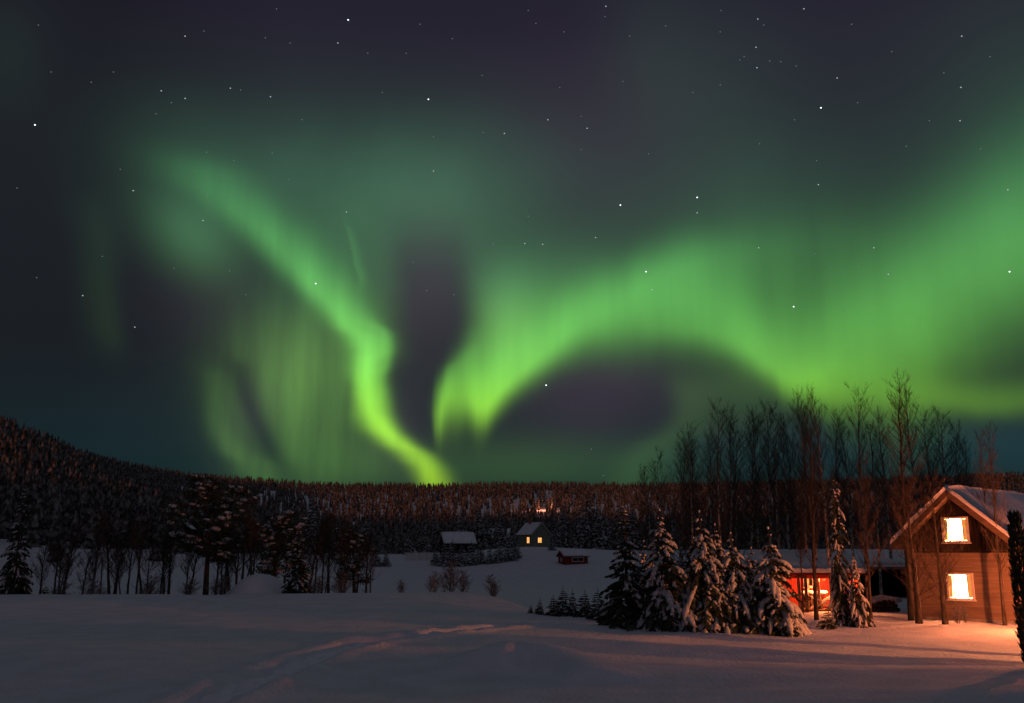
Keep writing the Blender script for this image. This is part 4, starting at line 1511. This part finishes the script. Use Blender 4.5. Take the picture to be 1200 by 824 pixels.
for i, (px, Y, top, key, wide) in enumerate(extra):
    put_tree(key, 'bare_birch', ground(px, Y), top, '%s bare birch from the left in the rear rank behind shed and house' % ORD[i], 'birch', 'bare birches about the house', wide)
for i, (px, Y, top, key, wide) in enumerate(birch):
    if i < 14:
        side_ = 'above the front spruce cluster' if px < 925 else 'rising in front of the red shed'
        n = i if px < 925 else i - 9
        lab = '%s tall bare birch from the left, %s' % (ORD[n], side_)
    else:
        lab = '%s tall bare birch from the left, rising behind the gabled house roof' % ORD[i - 14]
    put_tree(key, 'bare_birch', ground(px, Y), top, lab, 'birch', 'bare birches about the house', wide)
for key, px, py, top, wide, label in [
    ('round0', 1077, 731, 556, 1.1, 'bare spreading tree at the left corner of the gabled house wall'),
    ('alder0', 1068, 727, 428, .9, 'tallest bare birch, its top highest against the aurora left of the gable'),
    ('round1', 1108, 732, 548, .85, 'bare tree trunk just left of the lit ground floor window'),
    ('alder1', 1163, 729, 500, .7, 'thin bare birch in front of the house wall right of the lit windows'),
    ('alder0', 1178, 733, 490, .75, 'bare birch with a thicker trunk near the right corner of the house'),
]:
    put_tree(key, 'bare_tree', on_snow(px, py), top, label, 'tree', None, wide)
put_tree('thin0', 'bare_tree', on_snow(941, 724), 600, 'thin bare tree before the left post of the red shed', 'tree', None, .6)
put_tree('alder1', 'bare_tree', on_snow(957, 727), 470, 'bare birch trunk crossing the lit opening of the red shed', 'tree', None, .8)
put_tree('alder0', 'bare_tree', on_snow(1021, 729), 520, 'bare birch right of the low snowy spruces before the carport', 'tree', None, .8)
put_tree('sapling0', 'bare_shrub', on_snow(1122, 731), 704, 'bare shrub under the lit ground floor window', 'shrub', None, 1.0)
put_tree('sapling1', 'bare_shrub', on_snow(1131, 730), 706, 'second bare shrub under the lit window, right of the other', 'shrub', None, .8)

# ---- dark post-like juniper at the right edge
g = random.Random(21)
p = on_snow(1208, 781)
root = empty('juniper', p, 0, 'narrow dark column juniper cut by the right edge of the picture', 'juniper')
hj = tall(p, 597)
tr, cr = MB(), MB()
tr.tube([(0, 0, -.2), (0, 0, hj * .5), (0, 0, hj * .9)], [.06, .05, .02], 7)
for k in range(2600):
    t = g.random() ** .85
    a = g.uniform(0, 6.28)
    r = .22 * (math.sin(math.pi * min(.97, .16 + .80 * t)) ** .5) * math.sqrt(g.uniform(.3, 1))
    o = Vector((math.cos(a) * r, math.sin(a) * r, .03 + hj * .95 * t))
    d = (Vector((math.cos(a) * .45, math.sin(a) * .45, 1)) + Vector((g.uniform(-.3, .3), g.uniform(-.3, .3), 0))).normalized()
    l = g.uniform(.12, .24)
    v = d.cross(rdir(g.uniform(0, 6.28), 1.4)).normalized() * .022
    cr.add([tuple(o), tuple(o + d * l * .5 + v), tuple(o + d * l), tuple(o + d * l * .5 - v)], [(0, 1, 2, 3)])
tr.build('trunk', M['bark'], root)
cr.build('crown', M['needles'], root)
for jx, jy in [(18.0, 24.9), (18.4, 26.2), (18.7, 27.7)]:  # unseen copies added to throw long shadow bands across the lit snow
    c = copy_tree(root)
    c.location = (jx, jy, float(gz(jx, jy)))
    c.rotation_euler.z = G.uniform(0, 6)
    c['label'] = 'unseen juniper copy added outside the right edge to throw a shadow band'
    c['group'] = 'added shadow-casting junipers off the right edge'

# ---- broad pine, spruces and bare trees along the crest at the left
tr, cr, sn = pine(9, 9.4, 3.7, nclump=12)
proto('pine', [('trunk', tr.mesh('pine_trunk', M['pine_bark'], True)), ('crown', cr.mesh('pine_crown', M['needles'])), ('snow_clumps', sn.mesh('pine_snow', M['snow_bough'], True))])
BH['pine'] = base_h('pine')
tr, cr, sn = pine(14, 6.2, 2.0, first=.5, nl=10)
proto('pine_b', [('trunk', tr.mesh('pine_trunk', M['pine_bark'], True)), ('crown', cr.mesh('pine_crown', M['needles'])), ('snow_clumps', sn.mesh('pine_snow', M['snow_bough'], True))])
BH['pine_b'] = base_h('pine_b')
put_tree('pine', 'pine_tree', ground(240, 74), 552, 'big broad pine with snow pads on its crown, tallest tree of the left shore', 'pine', None, 1.0)
put_tree('pine_b', 'pine_tree', ground(318, 80), 596, 'smaller snow topped pine right of the big broad pine', 'pine', None, 1.0)
put_tree('pine_b', 'pine_tree', ground(414, 88), 618, 'low flat topped pine left of the lake clearing', 'pine', None, .9)
put_tree('slim0', 'spruce', ground(14, 66), 564, 'tall dark spruce at the left edge of the picture', 'spruce', None, .72)
put_tree('slim0', 'spruce', ground(347, 69), 614, 'dark spruce right of the snow heap', 'spruce', None, 1.2)
put_tree('young0', 'small_spruce', ground(52, 66), 684, 'knee high spruce right of the tall dark one at the left edge', 'spruce', None, 1.3)

row = [(46, 642), (58, 632), (66, 648), (75, 622), (90, 650), (101, 624), (112, 640), (122, 610), (130, 644), (147, 618), (156, 606), (170, 628), (182, 612), (190, 640), (199, 620), (214, 632), (246, 628),
       (254, 640), (262, 610), (270, 602), (277, 632), (284, 612), (291, 622), (299, 606), (312, 620), (324, 634), (334, 616), (357, 620), (369, 626), (380, 614), (387, 606), (394, 628), (402, 612), (417, 640), (428, 632)]
for i, (px, top) in enumerate(row):
    Y = G.uniform(70, 92)
    px += G.uniform(-5, 5)
    key = 'thin%d' % (i % 4)
    top -= 14
    lab = '%s slender bare tree from the left in the row along the edge of the snowfield' % (ORD[i] if i < len(ORD) else ['thirty-ninth', 'fortieth', 'forty-first', 'forty-second'][i - 38])
    put_tree(key, 'bare_tree', ground(px, Y), top, lab, 'tree', 'slender bare trees along the snowfield edge', G.uniform(.65, 1.15))
for i, (px, top, where) in enumerate([(70, 680, 'nearest to the tall dark spruce at the left edge'), (108, 676, 'left of the middle of the left tree row'), (176, 672, 'in the middle of the left tree row'), (222, 676, 'just left of the big pine trunk'),
                                      (258, 672, 'just right of the big pine trunk'), (372, 674, 'right of the dark spruce beside the snow heap'), (400, 668, 'near the right end of the left tree row')]):
    put_tree('sapling%d' % (i % 2), 'bare_shrub', ground(px, 69), top, 'low tangled bare shrub ' + where, 'shrub', 'bare shrubs under the left trees', 2.0)
put_tree('round2', 'bare_tree', ground(434, 70), 640, 'forked bare tree at the right end of the row along the snowfield', 'tree', None, .8)

for px, top, w_, lab in [(470, 678, 1.0, 'thin low bare bush between the forked tree and the trio of saplings'), (508, 668, 1.1, 'left sapling of the twiggy trio on the edge of the snowfield'), (527, 655, 1.1, 'tallest sapling, middle of the twiggy trio on the snowfield edge'),
                         (543, 668, 1.1, 'right sapling of the twiggy trio on the edge of the snowfield'), (577, 672, 1.2, 'lone pointed sapling right of the twiggy trio')]:
    put_tree('sapling%d' % (px % 2), 'sapling', ground(px, 69 if px < 560 else 67), top, lab, 'sapling', 'frosty saplings on the snowfield edge', w_ * 1.2)

# ---- single conifers on the far shore
far = [(541, 300, 590), (560, 305, 584), (572, 310, 588), (588, 295, 592), (600, 300, 600), (652, 300, 596), (660, 320, 586), (676, 290, 598), (684, 282, 582), (692, 285, 572),
       (700, 280, 578), (709, 290, 594), (716, 300, 602), (726, 310, 588), (742, 300, 583), (764, 320, 582), (790, 310, 590), (820, 300, 584), (495, 285, 606), (478, 280, 616), (462, 300, 610), (446, 290, 618), (508, 320, 598), (365, 300, 570),
       (152, 300, 573), (430, 310, 598), (395, 300, 603), (340, 320, 596), (300, 310, 598), (80, 300, 594), (40, 290, 588), (115, 310, 586), (60, 262, 608), (100, 258, 614), (282, 268, 608), (372, 264, 606)]
far.sort()
for i, (px, Y, top) in enumerate(far):
    if px < 440: where, j0 = 'at the foot of the left hill across the lake', 0
    elif px < 604: where, j0 = 'on the far shore left of the grey house', sum(1 for q in far if q[0] < 440)
    else: where, j0 = 'on the far shore right of the grey house', sum(1 for q in far if q[0] < 604)
    lab = '%s dark conifer from the left %s' % (ORD[i - j0], where)
    put_tree('mid%d' % (i % 4), 'conifer', ground(px, Y), top, lab, 'conifer', 'conifers on the far shore', 1.0 if px > 560 else 1.15)

# dark clipped-looking bushes in front of the barn
for i, (px, py, top) in enumerate([(510, 662, 640), (520, 663, 634), (530, 663, 630), (541, 663, 636), (552, 662, 632), (563, 661, 634), (574, 661, 638), (585, 659, 632), (596, 657, 626), (605, 654, 630), (646, 645, 628), (440, 664, 640), (452, 664, 644)]):
    lab = '%s dark bushy conifer from the left in the hedge before the long barn' % ORD[i] if i < 10 else ['dark bushy conifer against the right wall of the far grey house', 'left dark bushy conifer at the left end of the lake clearing', 'right dark bushy conifer at the left end of the lake clearing'][i - 10]
    put_tree('mid%d' % (i % 4), 'bushy_conifer', on_snow(px, py), top, lab, 'conifer', 'bushy conifers about the barn', 1.9)

# ---- pale fence of snow-capped boards left of the barn
b0, b1 = on_snow(476, 657), on_snow(508, 657)
root = empty('board_fence', b0, math.atan2(b1.y - b0.y, b1.x - b0.x), 'pale board fence on the far shore left of the long barn', 'fence')
Lf = (b1 - b0).length
m = MB()
for i in range(int(Lf / .5)):
    m.box((i * .5, 0, .9), (.4, .06, 2.1))
m.build('panel', M['white_wood'], root)
for i in range(5):
    m = MB(); m.box((i * Lf / 4, .1, .95), (.16, .12, 2.4)); m.build('post', M['timber'], root)

# ---- trodden path over the snowfield: packed, paler snow with footprints
def trodden_path():
    P = [Vector((x, y, 0)) for x, y in PATH]
    pts = []
    for a, b in zip(P[:-1], P[1:]):
        n = max(int((b - a).length / .12), 1)
        pts += [a.lerp(b, k / n) for k in range(n)]
    pts.append(P[-1])
    for _ in range(30):
        pts = [pts[0]] + [(pts[i - 1] + pts[i] * 2 + pts[i + 1]) / 4 for i in range(1, len(pts) - 1)] + [pts[-1]]
    g = random.Random(31)
    vs_, fs, K = [], [], 9
    for i, p in enumerate(pts):
        d = (pts[min(i + 1, len(pts) - 1)] - pts[max(i - 1, 0)]).normalized()
        nrm = Vector((-d.y, d.x, 0))
        w = .34 * (1 + .35 * float(vnoise(i * .05, 0.0, 40))) * min(1, (len(pts) - i) / 60)
        wl, wr = w * (1 + .5 * float(vnoise(i * .3, 3.0, 41))), w * (1 + .5 * float(vnoise(i * .3, 9.0, 42)))
        for k in range(K):
            u = -1 + 2 * k / (K - 1)
            q = p + nrm * (u * (wl if u < 0 else wr)) + d * g.uniform(-.02, .02)
            z = float(gz(q.x, q.y))
            e = 1 - u * u
            foot = max(0.0, 1 - ((i % 6) - 3) ** 2 / 4) * max(0.0, 1 - ((u - (.4 if (i // 6) % 2 else -.4)) / .35) ** 2)
            vs_.append((q.x, q.y, z + (.02 + .05 * e + g.uniform(-.012, .012) - .05 * foot if abs(u) < .99 else -.03)))
    for i in range(len(pts) - 1):
        for k in range(K - 1):
            a = i * K + k
            fs.append((a, a + K, a + K + 1, a + 1))
    m = MB(); m.add(vs_, fs)
    o = m.build('footpath', M['packed_snow'], None, True)
    if o.data.polygons[10].normal.z < 0:
        o.data.flip_normals()
    tag(o, kind='structure')


trodden_path()

# ---- stars
stars = """45,29 217,42,b 239,36 324,10 340,50 396,50,b 311,44 60,84 107,96 133,84 189,106,b 201,120 217,115,b 183,133 270,103,b 282,105 317,113,b 41,146,a 354,140 242,178 319,179 274,188 141,198 156,223,b
338,210 243,228 238,258,b 333,258 269,317 204,314 43,325 97,346,b 158,383,b 370,332,a 408,23,a 492,28 619,12 628,27 710,7,b 709,19 661,37 738,42 431,62 476,62 530,45 502,116,a 656,102 642,140,b 681,136 688,150,b
681,175 591,156,b 566,155 508,160 508,200,b 727,240,a 615,285,b 636,286,b 578,286 698,278,b 619,253 406,248,b 411,291 845,12 888,22,b 844,37 895,29 942,10,b 998,28 886,55,b 887,79,b 902,71 872,66 867,70 915,72 933,77
981,91,b 962,126,a 844,99 812,108 931,140 1062,171 1127,42,b 1106,85 1126,102,b 1089,141 1125,141,b 957,188 959,216,b 1149,174 1181,222,b 817,231,a 817,249,b 889,290,b 1024,290,b 640,451,a 757,318,a 764,339,b
693,526 707,557 484,307 532,345 930,359,a 1041,321,b 1183,318,a 1024,377 989,364 955,297 1006,312 157,223 288,345 360,492 448,108 760,180 730,95 565,88 890,168 1045,60 1160,66 20,220 120,300 500,340 780,30 1005,120"""
st = MB()
for w_ in stars.split():
    q = w_.split(',')
    d = ray(float(q[0]), float(q[1])).normalized()
    k = q[2] if len(q) > 2 else 'c'
    r = {'a': 5.0, 'b': 4.4, 'c': 4.0}[k]
    c = d * 7500
    u = d.cross(Vector((0, 0, 1))).normalized()
    w = u.cross(d)
    st.lump(c, u * r * 1.15, w * r, d * r, random.Random(1), 6, 4, 0, mi={'a': 0, 'b': 1, 'c': 2}[k])
o = st.build('stars', [M['star_a'], M['star_b'], M['star_c']])
tag(o, 'scattered stars over the whole night sky behind the aurora', 'stars', kind='stuff')
